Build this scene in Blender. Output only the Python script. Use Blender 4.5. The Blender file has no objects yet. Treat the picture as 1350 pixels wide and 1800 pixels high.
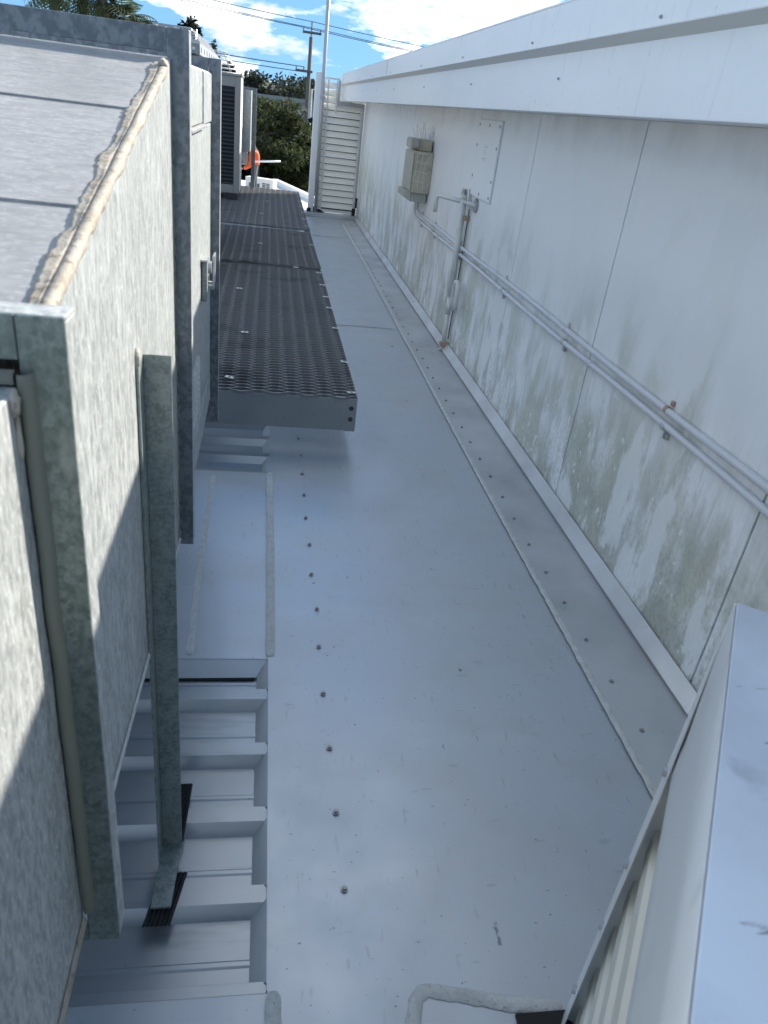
import bpy, math, random
from mathutils import Vector, Matrix, noise
random.seed(7)
S = bpy.context.scene
COL = S.collection
R = math.radians

# ------------------------------------------------------------------ camera
cam = bpy.data.cameras.new("camera"); camo = bpy.data.objects.new("camera", cam); COL.objects.link(camo)
H = 1.4
RX = Vector((0.98464623, 0.03680626, 0.17063733))     # world X in (right, down, forward)
RY = Vector((-0.13164638, -0.4853629, 0.86434489))
RZ = Vector((0.11463434, -0.87353772, -0.47306534))
M = Matrix(((RX[0], -RX[1], -RX[2], 0), (RY[0], -RY[1], -RY[2], 0), (RZ[0], -RZ[1], -RZ[2], H), (0, 0, 0, 1)))
camo.matrix_world = M
cam.sensor_fit = 'VERTICAL'; cam.sensor_height = 36; cam.sensor_width = 27; cam.lens = 26.0
cam.clip_start = 0.02; cam.clip_end = 4000
cam.dof.use_dof = True; cam.dof.focus_distance = 3.2; cam.dof.aperture_fstop = 10.0
S.camera = camo

# ------------------------------------------------------------------ light
SUN = Vector((1.0, 0.88, 0.80)).normalized()          # towards the sun
elev = math.asin(SUN.z); azim = math.atan2(SUN.x, SUN.y)
W = bpy.data.worlds.new("World"); S.world = W; W.use_nodes = True
wn = W.node_tree.nodes; wl = W.node_tree.links; wn.clear()
wo = wn.new("ShaderNodeOutputWorld"); bg = wn.new("ShaderNodeBackground"); bg.inputs[1].default_value = 0.092
sk = wn.new("ShaderNodeTexSky"); sk.sky_type = 'NISHITA'; sk.sun_disc = False
sk.sun_elevation = elev; sk.sun_rotation = azim; sk.altitude = 30; sk.air_density = 1.0; sk.dust_density = 0.05; sk.ozone_density = 3.0
tc = wn.new("ShaderNodeTexCoord"); sep = wn.new("ShaderNodeSeparateXYZ"); wl.new(tc.outputs['Generated'], sep.inputs[0])
def wmath(op, a, b=None, clamp=False):
    n = wn.new("ShaderNodeMath"); n.operation = op; n.use_clamp = clamp
    for i, v in enumerate((a, b)):
        if v is None: continue
        if isinstance(v, (int, float)): n.inputs[i].default_value = v
        else: wl.new(v, n.inputs[i])
    return n.outputs[0]
zc = wmath('ADD', wmath('MAXIMUM', sep.outputs[2], 0.0), 0.30)
cx = wmath('DIVIDE', sep.outputs[0], zc); cy = wmath('DIVIDE', sep.outputs[1], zc)
cmb = wn.new("ShaderNodeCombineXYZ"); wl.new(cx, cmb.inputs[0]); wl.new(cy, cmb.inputs[1])
wl.new(wmath('MULTIPLY', sep.outputs[2], 2.2), cmb.inputs[2])
n1 = wn.new("ShaderNodeTexNoise"); n1.inputs['Scale'].default_value = 2.1; n1.inputs['Detail'].default_value = 9; n1.inputs['Roughness'].default_value = 0.58
mp = wn.new("ShaderNodeMapping"); mp.inputs['Location'].default_value = (3.35, 1.2, 0.4); wl.new(cmb.outputs[0], mp.inputs[0]); wl.new(mp.outputs[0], n1.inputs['Vector'])
cr = wn.new("ShaderNodeValToRGB"); cr.color_ramp.elements[0].position = 0.505; cr.color_ramp.elements[1].position = 0.565
wl.new(n1.outputs[0], cr.inputs[0])
n2 = wn.new("ShaderNodeTexNoise"); n2.inputs['Scale'].default_value = 5.0; n2.inputs['Detail'].default_value = 6; wl.new(mp.outputs[0], n2.inputs['Vector'])
cc = wn.new("ShaderNodeValToRGB"); cc.color_ramp.elements[0].position = 0.40; cc.color_ramp.elements[0].color = (2.9, 3.4, 4.0, 1)
cc.color_ramp.elements[1].position = 0.58; cc.color_ramp.elements[1].color = (7.0, 7.0, 6.9, 1); wl.new(n2.outputs[0], cc.inputs[0])
sv_ = wn.new("ShaderNodeCombineXYZ"); wl.new(sep.outputs[0], sv_.inputs[0]); wl.new(sep.outputs[1], sv_.inputs[1])
wl.new(wmath('ADD', wmath('MULTIPLY', wmath('MAXIMUM', sep.outputs[2], 0.0), 0.85), 0.24), sv_.inputs[2])      # sky sampled higher than the view: no deep yellow at the skyline
vn = wn.new("ShaderNodeVectorMath"); vn.operation = 'NORMALIZE'; wl.new(sv_.outputs[0], vn.inputs[0]); wl.new(vn.outputs[0], sk.inputs['Vector'])
gm = wn.new("ShaderNodeGamma"); gm.inputs[1].default_value = 0.55; wl.new(sk.outputs[0], gm.inputs[0])      # broken cloud evens a clear sky out
hs = wn.new("ShaderNodeHueSaturation"); hs.inputs['Saturation'].default_value = 1.65; hs.inputs['Value'].default_value = 1.36; wl.new(gm.outputs[0], hs.inputs['Color'])
mx = wn.new("ShaderNodeMix"); mx.data_type = 'RGBA'; wl.new(cr.outputs[0], mx.inputs[0]); wl.new(hs.outputs[0], mx.inputs[6]); wl.new(cc.outputs[0], mx.inputs[7])
wl.new(mx.outputs[2], bg.inputs[0]); wl.new(bg.outputs[0], wo.inputs[0])

sl = bpy.data.lights.new("sun", 'SUN'); sl.energy = 3.25; sl.angle = R(0.55); sl.color = (1.0, 0.94, 0.84)
so = bpy.data.objects.new("sun", sl); COL.objects.link(so); so.location = (8, 8, 9)
so.rotation_euler = SUN.to_track_quat('Z', 'Y').to_euler()
S.view_settings.view_transform = 'Standard'; S.view_settings.look = 'None'; S.view_settings.gamma = 1
S.view_settings.exposure = 1.75
S.render.engine = 'CYCLES'
S.render.resolution_x = 768; S.render.resolution_y = 1024

# ------------------------------------------------------------------ material helper
def mat(name, base=(.5, .5, .5), rough=.5, metal=0.0, spec=.5, layers=(), bump=(), rvar=None):
    """layers: (scale, stretch xyz, detail, lo, hi, colour, strength); bump: (scale, stretch, detail, strength, dist)"""
    m = bpy.data.materials.new(name); m.use_nodes = True
    nt = m.node_tree; N = nt.nodes; L = nt.links; b = N["Principled BSDF"]
    b.inputs['Roughness'].default_value = rough; b.inputs['Metallic'].default_value = metal
    b.inputs['Specular IOR Level'].default_value = spec
    t = N.new("ShaderNodeTexCoord"); geo = N.new("ShaderNodeNewGeometry")
    def tex(scale, stretch, detail, kind='noise', rgh=.55):
        p = N.new("ShaderNodeMapping"); p.inputs['Scale'].default_value = stretch; L.new(geo.outputs['Position'], p.inputs[0])
        if kind == 'voronoi':
            v = N.new("ShaderNodeTexVoronoi"); v.inputs['Scale'].default_value = scale; L.new(p.outputs[0], v.inputs['Vector'])
            s = N.new("ShaderNodeSeparateColor"); L.new(v.outputs['Color'], s.inputs[0]); return s.outputs[0]
        v = N.new("ShaderNodeTexNoise"); v.inputs['Scale'].default_value = scale; v.inputs['Detail'].default_value = detail
        v.inputs['Roughness'].default_value = rgh; L.new(p.outputs[0], v.inputs['Vector']); return v.outputs[0]
    cur = None
    for ly in layers:
        scale, stretch, detail, lo, hi, colour, strength = ly[:7]
        kind = ly[7] if len(ly) > 7 else 'noise'
        o = tex(scale, stretch, detail, kind)
        r = N.new("ShaderNodeMapRange"); r.inputs['From Min'].default_value = lo; r.inputs['From Max'].default_value = hi
        r.inputs['To Max'].default_value = strength; L.new(o, r.inputs[0]); fac = r.outputs[0]
        if len(ly) > 8 and ly[8]:      # fades with height: (z where full, z where none)
            sx = N.new("ShaderNodeSeparateXYZ"); L.new(geo.outputs['Position'], sx.inputs[0])
            wob = tex(2.2, (1, 1, .35), 6)
            ad = N.new("ShaderNodeMath"); ad.operation = 'MULTIPLY_ADD'; L.new(wob, ad.inputs[0]); ad.inputs[1].default_value = ly[8][2]; L.new(sx.outputs[2], ad.inputs[2])
            h = N.new("ShaderNodeMapRange"); h.inputs['From Min'].default_value = ly[8][1]; h.inputs['From Max'].default_value = ly[8][0]; L.new(ad.outputs[0], h.inputs[0])
            mu = N.new("ShaderNodeMath"); mu.operation = 'MULTIPLY'; L.new(fac, mu.inputs[0]); L.new(h.outputs[0], mu.inputs[1]); fac = mu.outputs[0]
        mm = N.new("ShaderNodeMix"); mm.data_type = 'RGBA'; L.new(fac, mm.inputs[0])
        if cur is None: mm.inputs[6].default_value = (*base, 1)
        else: L.new(cur, mm.inputs[6])
        mm.inputs[7].default_value = (*colour, 1); cur = mm.outputs[2]
    if cur is None: b.inputs['Base Color'].default_value = (*base, 1)
    else: L.new(cur, b.inputs['Base Color'])
    if rvar:
        o = tex(rvar[0], (1, 1, 1), 4); r = N.new("ShaderNodeMapRange"); r.inputs['From Min'].default_value = .3; r.inputs['From Max'].default_value = .7
        r.inputs['To Min'].default_value = rough - rvar[1]; r.inputs['To Max'].default_value = rough + rvar[1]; L.new(o, r.inputs[0]); L.new(r.outputs[0], b.inputs['Roughness'])
    prev = None
    for (scale, stretch, detail, st, dist) in bump:
        o = tex(scale, stretch, detail); bn = N.new("ShaderNodeBump"); bn.inputs['Strength'].default_value = st; bn.inputs['Distance'].default_value = dist
        L.new(o, bn.inputs['Height'])
        if prev is not None: L.new(prev, bn.inputs['Normal'])
        prev = bn.outputs[0]
    if prev is not None: L.new(prev, b.inputs['Normal'])
    return m

U = (1, 1, 1)
MT = {}
MT['plate'] = mat('plate', (.50, .535, .585), .40, .45, .5, layers=(
    (1.1, U, 7, .40, .66, (.50, .515, .53), .6), (4.5, U, 9, .52, .70, (.45, .46, .47), .45), (3.2, (.7, 1.4, 1), 8, .54, .60, (.49, .50, .51), .4), (2.6, (.6, 1.6, 1), 6, .58, .70, (.58, .605, .645), .4),
    (26, (2.2, .5, 1), 6, .64, .70, (.36, .365, .375), .5), (26, (.5, 2.0, 1), 6, .655, .71, (.36, .365, .375), .5),
    (34, (1, .7, 1), 3, .735, .76, (.09, .09, .1), .8), (13, (1.8, .6, 1), 8, .70, .73, (.13, .13, .14), .75), (90, (1, 1.4, 1), 1, .765, .79, (.08, .08, .08), .7)),
    bump=((1.1, U, 2, .25, .02), (7, (.5, 1.2, 1), 2, .05, .01)), rvar=(5, .07))
MT['rib'] = mat('rib', (.40, .425, .455), .34, .55, .5, layers=((3, U, 5, .45, .7, (.30, .325, .35), .6), (12, (.3, 2, 1), 6, .58, .7, (.25, .27, .29), .5), (60, U, 2, .75, .78, (.12, .12, .12), .7)), bump=((4, U, 2, .06, .01),))
MT['flashing'] = mat('flashing', (.53, .545, .56), .45, .3, .5, layers=((2.5, U, 5, .4, .7, (.33, .335, .34), .6), (50, U, 2, .75, .78, (.13, .13, .13), .6)), bump=((2.5, U, 2, .1, .02),), rvar=(5, .05))
MT['galv'] = mat('galv', (.26, .273, .270), .46, .25, .5, layers=((150, (1, 1, .34), 4, .38, .62, (.47, .49, .48), .9), (60, (1, 1, .18), 3, .5, .66, (.60, .62, .61), .4), (5, (1, 1, .5), 7, .48, .7, (.29, .305, .30), .35), (230, (1, 1, .5), 2, .60, .66, (.70, .72, .71), .5)), bump=((150, (1, 1, .3), 2, .06, .004), (2.2, U, 1, .3, .02)))
MT['galv_top'] = mat('galv_top', (.25, .25, .25), .5, .1, .5, layers=((85, (.35, 1, 1), 5, .36, .66, (.35, .35, .35), .85), (190, (.5, 1, 1), 2, .54, .64, (.42, .42, .41), .6), (5, (1, .6, 1), 7, .5, .7, (.21, .21, .205), .5)), bump=((120, (.3, 1, 1), 2, .06, .004), (1.8, U, 1, .35, .02)))
MT['galv_dull'] = mat('galv_dull', (.27, .30, .29), .5, .4, .5, layers=((60, (1, 1, .7), 3, .4, .62, (.15, .18, .17), .8), (160, U, 2, .45, .6, (.34, .38, .36), .5)), bump=((90, U, 2, .05, .004),))
MT['spangle'] = mat('spangle', (.21, .245, .225), .44, .45, .5, layers=((120, (1, 1, .75), 2, .40, .60, (.10, .13, .115), .8), (150, (1, 1, .8), 0, .25, .95, (.30, .345, .32), .6, 'voronoi'), (330, U, 1, .0, 1.0, (.12, .15, .135), .4, 'voronoi'), (6, U, 5, .5, .68, (.13, .15, .135), .6), (20, (1, 1, .3), 6, .62, .7, (.36, .37, .35), .5)), bump=((100, U, 2, .06, .003),))
MT['flange_blue'] = mat('flange_blue', (.21, .235, .255), .48, .45, .5, layers=((70, (1, 1, .8), 3, .42, .58, (.11, .13, .15), .8), (14, U, 4, .5, .7, (.13, .145, .16), .6)), bump=((90, U, 2, .05, .003),))
MT['sealant'] = mat('sealant', (.40, .36, .30), .8, 0, .2, layers=((30, U, 5, .4, .65, (.28, .24, .19), .8), (14, U, 6, .55, .68, (.50, .46, .40), .6), (120, U, 3, .58, .68, (.12, .095, .07), .6)), bump=((60, U, 3, .5, .006),))
MT['sealant_grey'] = mat('sealant_grey', (.60, .60, .585), .62, 0, .4, layers=((40, U, 4, .4, .7, (.45, .45, .44), .7), (150, U, 2, .64, .7, (.15, .15, .14), .5)), bump=((90, U, 4, .6, .006),))
MT['gasket'] = mat('gasket', (.19, .19, .15), .7, 0, .3, layers=((12, U, 4, .4, .7, (.18, .19, .16), .7),), bump=((25, U, 2, .3, .005),))
MT['wall'] = mat('wall', (.87, .88, .89), .40, 0, .5, layers=(
    (1.2, (1, 1.0, .6), 5, .45, .7, (.83, .84, .845), .5),
    (3.2, (1, 1.35, .65), 10, .41, .56, (.52, .53, .44), .88, 'noise', (.92, 1.58, 1.15)),
    (5.5, (1, 1.4, .7), 10, .47, .57, (.40, .415, .36), .65, 'noise', (.72, 1.42, 1.15)),
    (75, (1, 1, .7), 4, .48, .60, (.27, .285, .235), .45, 'noise', (.5, 1.18, 1.1)),
    (22, (1, 3.5, .16), 5, .56, .66, (.45, .465, .42), .5, 'noise', (.7, 1.25, .7)),
    (4.5, (1, 1.6, .6), 9, .555, .60, (.84, .85, .845), .8),
    (26, (1, 1, .8), 4, .63, .67, (.84, .85, .845), .85, 'noise', (.6, 1.4, .5)),
    (4, (1, 1.5, 1), 5, .40, .70, (.52, .515, .48), .7, 'noise', (1.56, 1.32, .0))), bump=((1.2, U, 1, .08, .02),))
MT['fascia'] = mat('fascia', (.87, .885, .90), .35, .05, .5, layers=((2.0, (1, .6, 1.5), 5, .5, .75, (.76, .78, .80), .5), (16, (1, 3, .4), 5, .60, .70, (.70, .71, .72), .5), (50, U, 3, .70, .74, (.5, .5, .5), .5)), bump=((.9, (1, .8, 2), 2, .35, .02),))
MT['drip'] = mat('drip', (.66, .66, .64), .4)
MT['cream'] = mat('cream', (.72, .71, .64), .4, 0, .5, layers=((5, U, 4, .5, .75, (.6, .59, .53), .5),))
MT['cap'] = mat('cap', (.80, .82, .82), .36, .2, .5, layers=((3, U, 4, .45, .7, (.54, .57, .58), .6), (14, (1, 1, .4), 3, .6, .72, (.42, .44, .44), .3)), bump=((2.5, U, 2, .1, .02),))
MT['captop'] = mat('captop', (.68, .72, .78), .38, .35, .5, layers=((5, U, 5, .42, .7, (.44, .47, .52), .6), (16, (.5, 2.2, 1), 5, .645, .68, (.13, .14, .17), .85), (9, U, 4, .62, .7, (.3, .32, .36), .4)), bump=((3, U, 2, .12, .02),))
MT['screw'] = mat('screw', (.36, .36, .345), .45, .6)
MT['washer'] = mat('washer', (.03, .03, .03), .6)
MT['steel'] = mat('steel', (.55, .56, .57), .32, .85, layers=((40, U, 3, .45, .65, (.4, .41, .42), .6),))
MT['black'] = mat('black', (.012, .012, .013), .75)
MT['mesh'] = mat('mesh', (.22, .215, .21), .5, .2, layers=((30, U, 3, .45, .65, (.19, .2, .21), .6), (3, U, 4, .58, .7, (.06, .06, .06), .5)))
MT['beam'] = mat('beam', (.25, .27, .275), .5, .35, layers=((5, U, 4, .4, .7, (.32, .34, .34), .5), (60, U, 3, .55, .7, (.18, .2, .2), .4)))
MT['clip'] = mat('clip', (.62, .62, .60), .45, .3)
MT['pipe'] = mat('pipe', (.62, .63, .66), .38, 0, .5, layers=((25, (1, .1, 1), 3, .5, .7, (.52, .53, .55), .6),))
MT['pvc'] = mat('pvc', (.66, .66, .62), .4, 0, .5, layers=((12, U, 4, .5, .7, (.5, .5, .45), .6),))
MT['rust'] = mat('rust', (.36, .25, .17), .8, layers=((40, U, 3, .4, .7, (.5, .4, .3), .7),))
MT['ebox'] = mat('ebox', (.52, .47, .36), .6, 0, .4, layers=((18, U, 4, .45, .7, (.31, .31, .26), .7),))
MT['ebox_grey'] = mat('ebox_grey', (.43, .42, .37), .6, 0, .4, layers=((18, U, 4, .45, .7, (.3, .31, .29), .6),))
MT['chalk'] = mat('chalk', (.68, .65, .52), .8)
MT['wire'] = mat('wire', (.55, .56, .58), .5, .2)
MT['board'] = mat('board', (.88, .89, .89), .45, layers=((6, U, 4, .5, .75, (.83, .83, .82), .5),))
MT['ink'] = mat('ink', (.2, .2, .22), .7)
MT['slat'] = mat('slat', (.88, .85, .76), .5, layers=((12, (.4, 1, 1), 3, .45, .7, (.78, .765, .70), .6),))
MT['gateframe'] = mat('gateframe', (.66, .66, .63), .42)
MT['column'] = mat('column', (.80, .81, .82), .4, .1)
MT['mast'] = mat('mast', (.40, .41, .42), .4, .5)
MT['beige'] = mat('beige', (.29, .275, .255), .5, layers=((6, U, 4, .5, .75, (.24, .23, .21), .5),))
MT['coil'] = mat('coil', (.035, .04, .045), .55, .2)
MT['acwhite'] = mat('acwhite', (.72, .72, .70), .45)
MT['grille'] = mat('grille', (.10, .11, .11), .6)
MT['orange'] = mat('orange', (.78, .12, .03), .8, layers=((14, U, 3, .45, .7, (.6, .08, .02), .6),), bump=((18, U, 2, .4, .01),))
MT['trouser'] = mat('trouser', (.10, .11, .12), .9, bump=((20, U, 2, .4, .01),))
MT['greyshirt'] = mat('greyshirt', (.16, .155, .145), .9)
MT['skin'] = mat('skin', (.45, .28, .2), .6)
MT['hair'] = mat('hair', (.03, .025, .02), .7)
MT['whitepaint'] = mat('whitepaint', (.8, .8, .79), .4)
MT['roofwhite'] = mat('roofwhite', (.66, .66, .65), .5, layers=((1, U, 4, .45, .7, (.5, .5, .5), .6),))
MT['timber'] = mat('timber', (.16, .145, .13), .85, layers=((14, (1, 1, .05), 3, .4, .7, (.10, .09, .08), .7),))
MT['cable'] = mat('cable', (.12, .13, .14), .6)
MT['bark'] = mat('bark', (.13, .11, .09), .9, layers=((20, (1, 1, .2), 3, .4, .7, (.07, .06, .05), .7),))
MT['grass'] = mat('grass', (.06, .085, .03), .9, layers=((.3, U, 5, .4, .7, (.09, .09, .045), .7), (4, U, 3, .5, .7, (.04, .06, .02), .6)))
MT['hill'] = mat('hill', (.05, .075, .06), .95, layers=((.03, U, 5, .4, .7, (.08, .10, .085), .7),))
MT['brick'] = mat('brick', (.28, .25, .22), .85, layers=((1, U, 3, .4, .7, (.22, .2, .18), .6),))
def leafmat(name, c, c2, tl=.28):
    m = mat(name, c, .8, 0, .15, layers=((.9, U, 4, .4, .65, c2, .8), (9, U, 2, .5, .7, tuple(x * 1.5 for x in c), .4)))
    b = m.node_tree.nodes["Principled BSDF"]
    nt = m.node_tree; tr = nt.nodes.new("ShaderNodeBsdfTranslucent"); tr.inputs[0].default_value = (c[0] * 1.6, c[1] * 1.7, c[2], 1)
    ms = nt.nodes.new("ShaderNodeMixShader"); ms.inputs[0].default_value = tl
    out = nt.nodes["Material Output"]; nt.links.new(b.outputs[0], ms.inputs[1]); nt.links.new(tr.outputs[0], ms.inputs[2]); nt.links.new(ms.outputs[0], out.inputs[0])
    return m
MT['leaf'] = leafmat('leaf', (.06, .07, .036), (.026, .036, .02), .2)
MT['leaf_shaded'] = leafmat('leaf_shaded', (.018, .026, .017), (.012, .018, .012), .03)  # shade on the lower trees put into a darker leaf colour
MT['leaf_hazy'] = leafmat('leaf_hazy', (.042, .05, .042), (.028, .036, .03), .2)  # distance haze put into a greyer leaf colour
MT['palmleaf'] = leafmat('palmleaf', (.07, .09, .05), (.05, .065, .035))

# ------------------------------------------------------------------ mesh helper
class MB:
    def __init__(s): s.v = []; s.f = []
    def quad(s, a, b, c, d):
        i = len(s.v); s.v += [tuple(a), tuple(b), tuple(c), tuple(d)]; s.f.append((i, i + 1, i + 2, i + 3)); return s
    def box(s, x0, x1, y0, y1, z0, z1):
        i = len(s.v)
        s.v += [(x0, y0, z0), (x1, y0, z0), (x1, y1, z0), (x0, y1, z0), (x0, y0, z1), (x1, y0, z1), (x1, y1, z1), (x0, y1, z1)]
        s.f += [(i, i + 3, i + 2, i + 1), (i + 4, i + 5, i + 6, i + 7), (i, i + 1, i + 5, i + 4), (i + 1, i + 2, i + 6, i + 5), (i + 2, i + 3, i + 7, i + 6), (i + 3, i, i + 4, i + 7)]; return s
    def hexa(s, p):     # 8 points: bottom ring 0-3 (ccw from above), top ring 4-7
        i = len(s.v); s.v += [tuple(q) for q in p]
        s.f += [(i, i + 3, i + 2, i + 1), (i + 4, i + 5, i + 6, i + 7), (i, i + 1, i + 5, i + 4), (i + 1, i + 2, i + 6, i + 5), (i + 2, i + 3, i + 7, i + 6), (i + 3, i, i + 4, i + 7)]; return s
    def tube(s, pts, r, n=8, caps=True):
        pts = [Vector(p) for p in pts]; rings = []
        rr = r if isinstance(r, (list, tuple)) else [r] * len(pts)
        ref = None
        for k, p in enumerate(pts):
            d = (pts[min(k + 1, len(pts) - 1)] - pts[max(k - 1, 0)])
            if d.length < 1e-9: d = Vector((0, 0, 1))
            d.normalize()
            if ref is None:
                ref = Vector((0, 0, 1)) if abs(d.z) < .9 else Vector((1, 0, 0))
            a = d.cross(ref)
            if a.length < 1e-6: a = d.cross(Vector((0, 1, 0)))
            a.normalize(); b = a.cross(d).normalized(); ref = b
            i = len(s.v)
            for q in range(n):
                t = 2 * math.pi * q / n; s.v.append(tuple(p + (a * math.cos(t) + b * math.sin(t)) * rr[k]))
            rings.append(i)
        for k in range(len(rings) - 1):
            for q in range(n):
                s.f.append((rings[k] + q, rings[k] + (q + 1) % n, rings[k + 1] + (q + 1) % n, rings[k + 1] + q))
        if caps:
            s.f.append(tuple(rings[0] + q for q in reversed(range(n)))); s.f.append(tuple(rings[-1] + q for q in range(n)))
        return s
    def ribbon(s, rows):   # list of equal-length point rows
        i = len(s.v); n = len(rows[0])
        for r_ in rows: s.v += [tuple(p) for p in r_]
        for k in range(len(rows) - 1):
            for q in range(n - 1):
                a = i + k * n + q; s.f.append((a, a + 1, a + n + 1, a + n))
        return s
    def build(s, name, m, parent=None, smooth=False, bevel=0, solid=0, loc=None):
        me = bpy.data.meshes.new(name); me.from_pydata(s.v, [], s.f); me.update()
        if smooth:
            for p in me.polygons: p.use_smooth = True
        o = bpy.data.objects.new(name, me); COL.objects.link(o)
        if m: me.materials.append(MT[m] if isinstance(m, str) else m)
        if parent is not None: o.parent = parent; 
        if loc: o.location = loc
        if solid:
            k = o.modifiers.new("solid", 'SOLIDIFY'); k.thickness = solid; k.offset = 0
        if bevel:
            k = o.modifiers.new("bevel", 'BEVEL'); k.width = bevel; k.segments = 2; k.limit_method = 'ANGLE'; k.angle_limit = R(40)
        return o
def box(name, m, parent, x0, x1, y0, y1, z0, z1, bevel=.002):
    return MB().box(x0, x1, y0, y1, z0, z1).build(name, m, parent, bevel=bevel)
def thing(name, label, cat, group=None, kind=None):
    o = bpy.data.objects.new(name, None); COL.objects.link(o); o.empty_display_size = .1
    if kind: o["kind"] = kind
    if label: o["label"] = label
    if cat: o["category"] = cat
    if group: o["group"] = group
    return o
def tag(o, label, cat, group=None, kind=None):
    if label: o["label"] = label
    if cat: o["category"] = cat
    if group: o["group"] = group
    if kind: o["kind"] = kind
    return o
def share(src, name, parent, loc, rot=None, scale=None):
    o = bpy.data.objects.new(name, src.data); COL.objects.link(o); o.parent = parent; o.location = loc
    if rot: o.rotation_euler = rot
    if scale: o.scale = scale
    return o
def bead(name, pts, w, h, m, parent, seed=0, n=None, wav=.35):
    """a smeared sealant bead: irregular half round strip along a polyline lying on a surface (z up)"""
    pts = [Vector(p) for p in pts]; L = sum((pts[i + 1] - pts[i]).length for i in range(len(pts) - 1))
    n = n or max(12, int(L / .012)); rows = []
    def at(t):
        d = t * L
        for i in range(len(pts) - 1):
            l = (pts[i + 1] - pts[i]).length
            if d <= l or i == len(pts) - 2: return pts[i].lerp(pts[i + 1], min(1, d / l))
            d -= l
    for k in range(n + 1):
        t = k / n; p = at(t); q = at(min(1, t + .004)) - at(max(0, t - .004)); q.normalize()
        sd = q.cross(Vector((0, 0, 1))).normalized()
        f = noise.noise(Vector((t * L * 9, seed, 0))) ; g = noise.noise(Vector((t * L * 31, seed + 5, 0))); e = noise.noise(Vector((t * L * 60, seed + 9, 3)))
        wl_ = w * (1 + wav * f + wav * .6 * g); wr = w * (1 - wav * f * .7 + wav * .6 * e); hh = h * (1 + .5 * g + .3 * e)
        if k in (0, n): wl_ *= .5; wr *= .5; hh *= .3
        c = p + sd * (w * .3 * f)
        rows.append([c - sd * wl_, c - sd * wl_ * .7 + Vector((0, 0, hh * .75)), c + Vector((0, 0, hh)), c + sd * wr * .65 + Vector((0, 0, hh * .7)), c + sd * wr])
    return MB().ribbon(rows).build(name, m, parent, smooth=True)

# ================================================================== GROUND, FAR THINGS
GZ = -5.2
g = MB().box(-1500, 1500, -400, 3000, GZ - .5, GZ).build("ground", 'grass'); g["kind"] = "structure"

# ================================================================== ROOF STRUCTURE
roof = thing("roof", "ribbed sheet metal roof", None, kind="structure")
PITCH = .1917; RIB0 = 1.331      # one rib centre in Y
PAN = -.034; CREST = -.004
def rib_sheet(y_start, n, x0, x1):
    prof = []
    for k in range(n):
        c = y_start + k * PITCH
        prof += [(c - PITCH / 2, PAN), (c - .036, PAN), (c - .019, CREST), (c + .019, CREST), (c + .036, PAN)]
        # faint stiffening swage in the pan
        prof += [(c + .062, PAN), (c + .066, PAN + .003), (c + .074, PAN + .003), (c + .078, PAN)]
    prof.append((y_start + (n - .5) * PITCH, PAN))
    return MB().ribbon([[(x0, y, z) for y, z in prof], [(x1, y, z) for y, z in prof]])
first = RIB0 - PITCH * 12
for k in range(17):
    ys = first + k * 4 * PITCH
    sh = rib_sheet(ys, 4, -7.0, .075).build("roof_sheet", 'rib', roof)
box("roof_slab", 'roofwhite', roof, -7.2, 1.22, -3.0, 12.05, -.5, -.05, 0)

# lower roof further off (its edge runs at an angle)
lz = -1.35
lr = MB(); pts = [(-7.2, 12.6), (1.55, 12.6), (1.55, 24.8), (.25, 29.6), (-7.2, 29.6)]
lr.v = [(x, y, lz) for x, y in pts] + [(x, y, lz - .4) for x, y in pts]
lr.f = [tuple(range(5)), tuple(reversed(range(5, 10)))] + [(i, i + 5, (i + 1) % 5 + 5, (i + 1) % 5) for i in range(5)]
lro = lr.build("lower_roof", 'roofwhite'); tag(lro, "flat white roof a level lower beyond the platform", None, kind="structure")
ec = MB(); e0, e1 = Vector((1.55, 24.8, lz)), Vector((.25, 29.6, lz)); nn = Vector((.965, .26, 0)) * .1
ec.hexa([e0 - nn, e0 + nn, e1 + nn, e1 - nn, e0 - nn + Vector((0, 0, .16)), e0 + nn + Vector((0, 0, .16)), e1 + nn + Vector((0, 0, .16)), e1 - nn + Vector((0, 0, .16))])
ec.build("edge_cap", 'whitepaint', lro, bevel=.01)
box("lower_wall", 'brick', lro, -7.1, 1.45, 12.7, 24.5, GZ, lz - .41, 0)
box("roof_wall", 'brick', roof, -7.1, 1.2, -2.9, 11.95, GZ, -.51, 0)

# ================================================================== VALLEY COVER (flat plate along the wall)
plate = thing("valley_cover", "smooth white metal plate between ribbed roof and wall", None, kind="structure")
PX0, PX1 = .052, 1.045
joints = [-1.2, 5.36, 8.35, 9.4, 11.02]
for i in range(4):
    y0, y1 = joints[i], joints[i + 1] + (.05 if i < 3 else 0)
    zt = .004 + .0022 * (i % 2) + (.0 if i < 2 else .0005 * i)
    nx, ny = 14, max(6, int((y1 - y0) * 8)); rows = []
    for a in range(ny + 1):
        y = y0 + (y1 - y0) * a / ny; row = []
        for b in range(nx + 1):
            x = PX0 + (PX1 - PX0) * b / nx
            w = .0022 * noise.noise(Vector((x * 1.7, y * 1.1, 3.3 + i))) * min(1, b / 2) * min(1, (nx - b) / 2) * min(1, a / 2, (ny - a) / 2)
            row.append((x, y, zt + w))
        rows.append(row)
    MB().ribbon(rows).build("plate_sheet", 'plate', plate, smooth=True)
# thin folded edge
box("plate_edge", 'plate', plate, PX0 - .002, PX0 + .001, .755, 11.0, -.004, .0035, 0)
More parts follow.
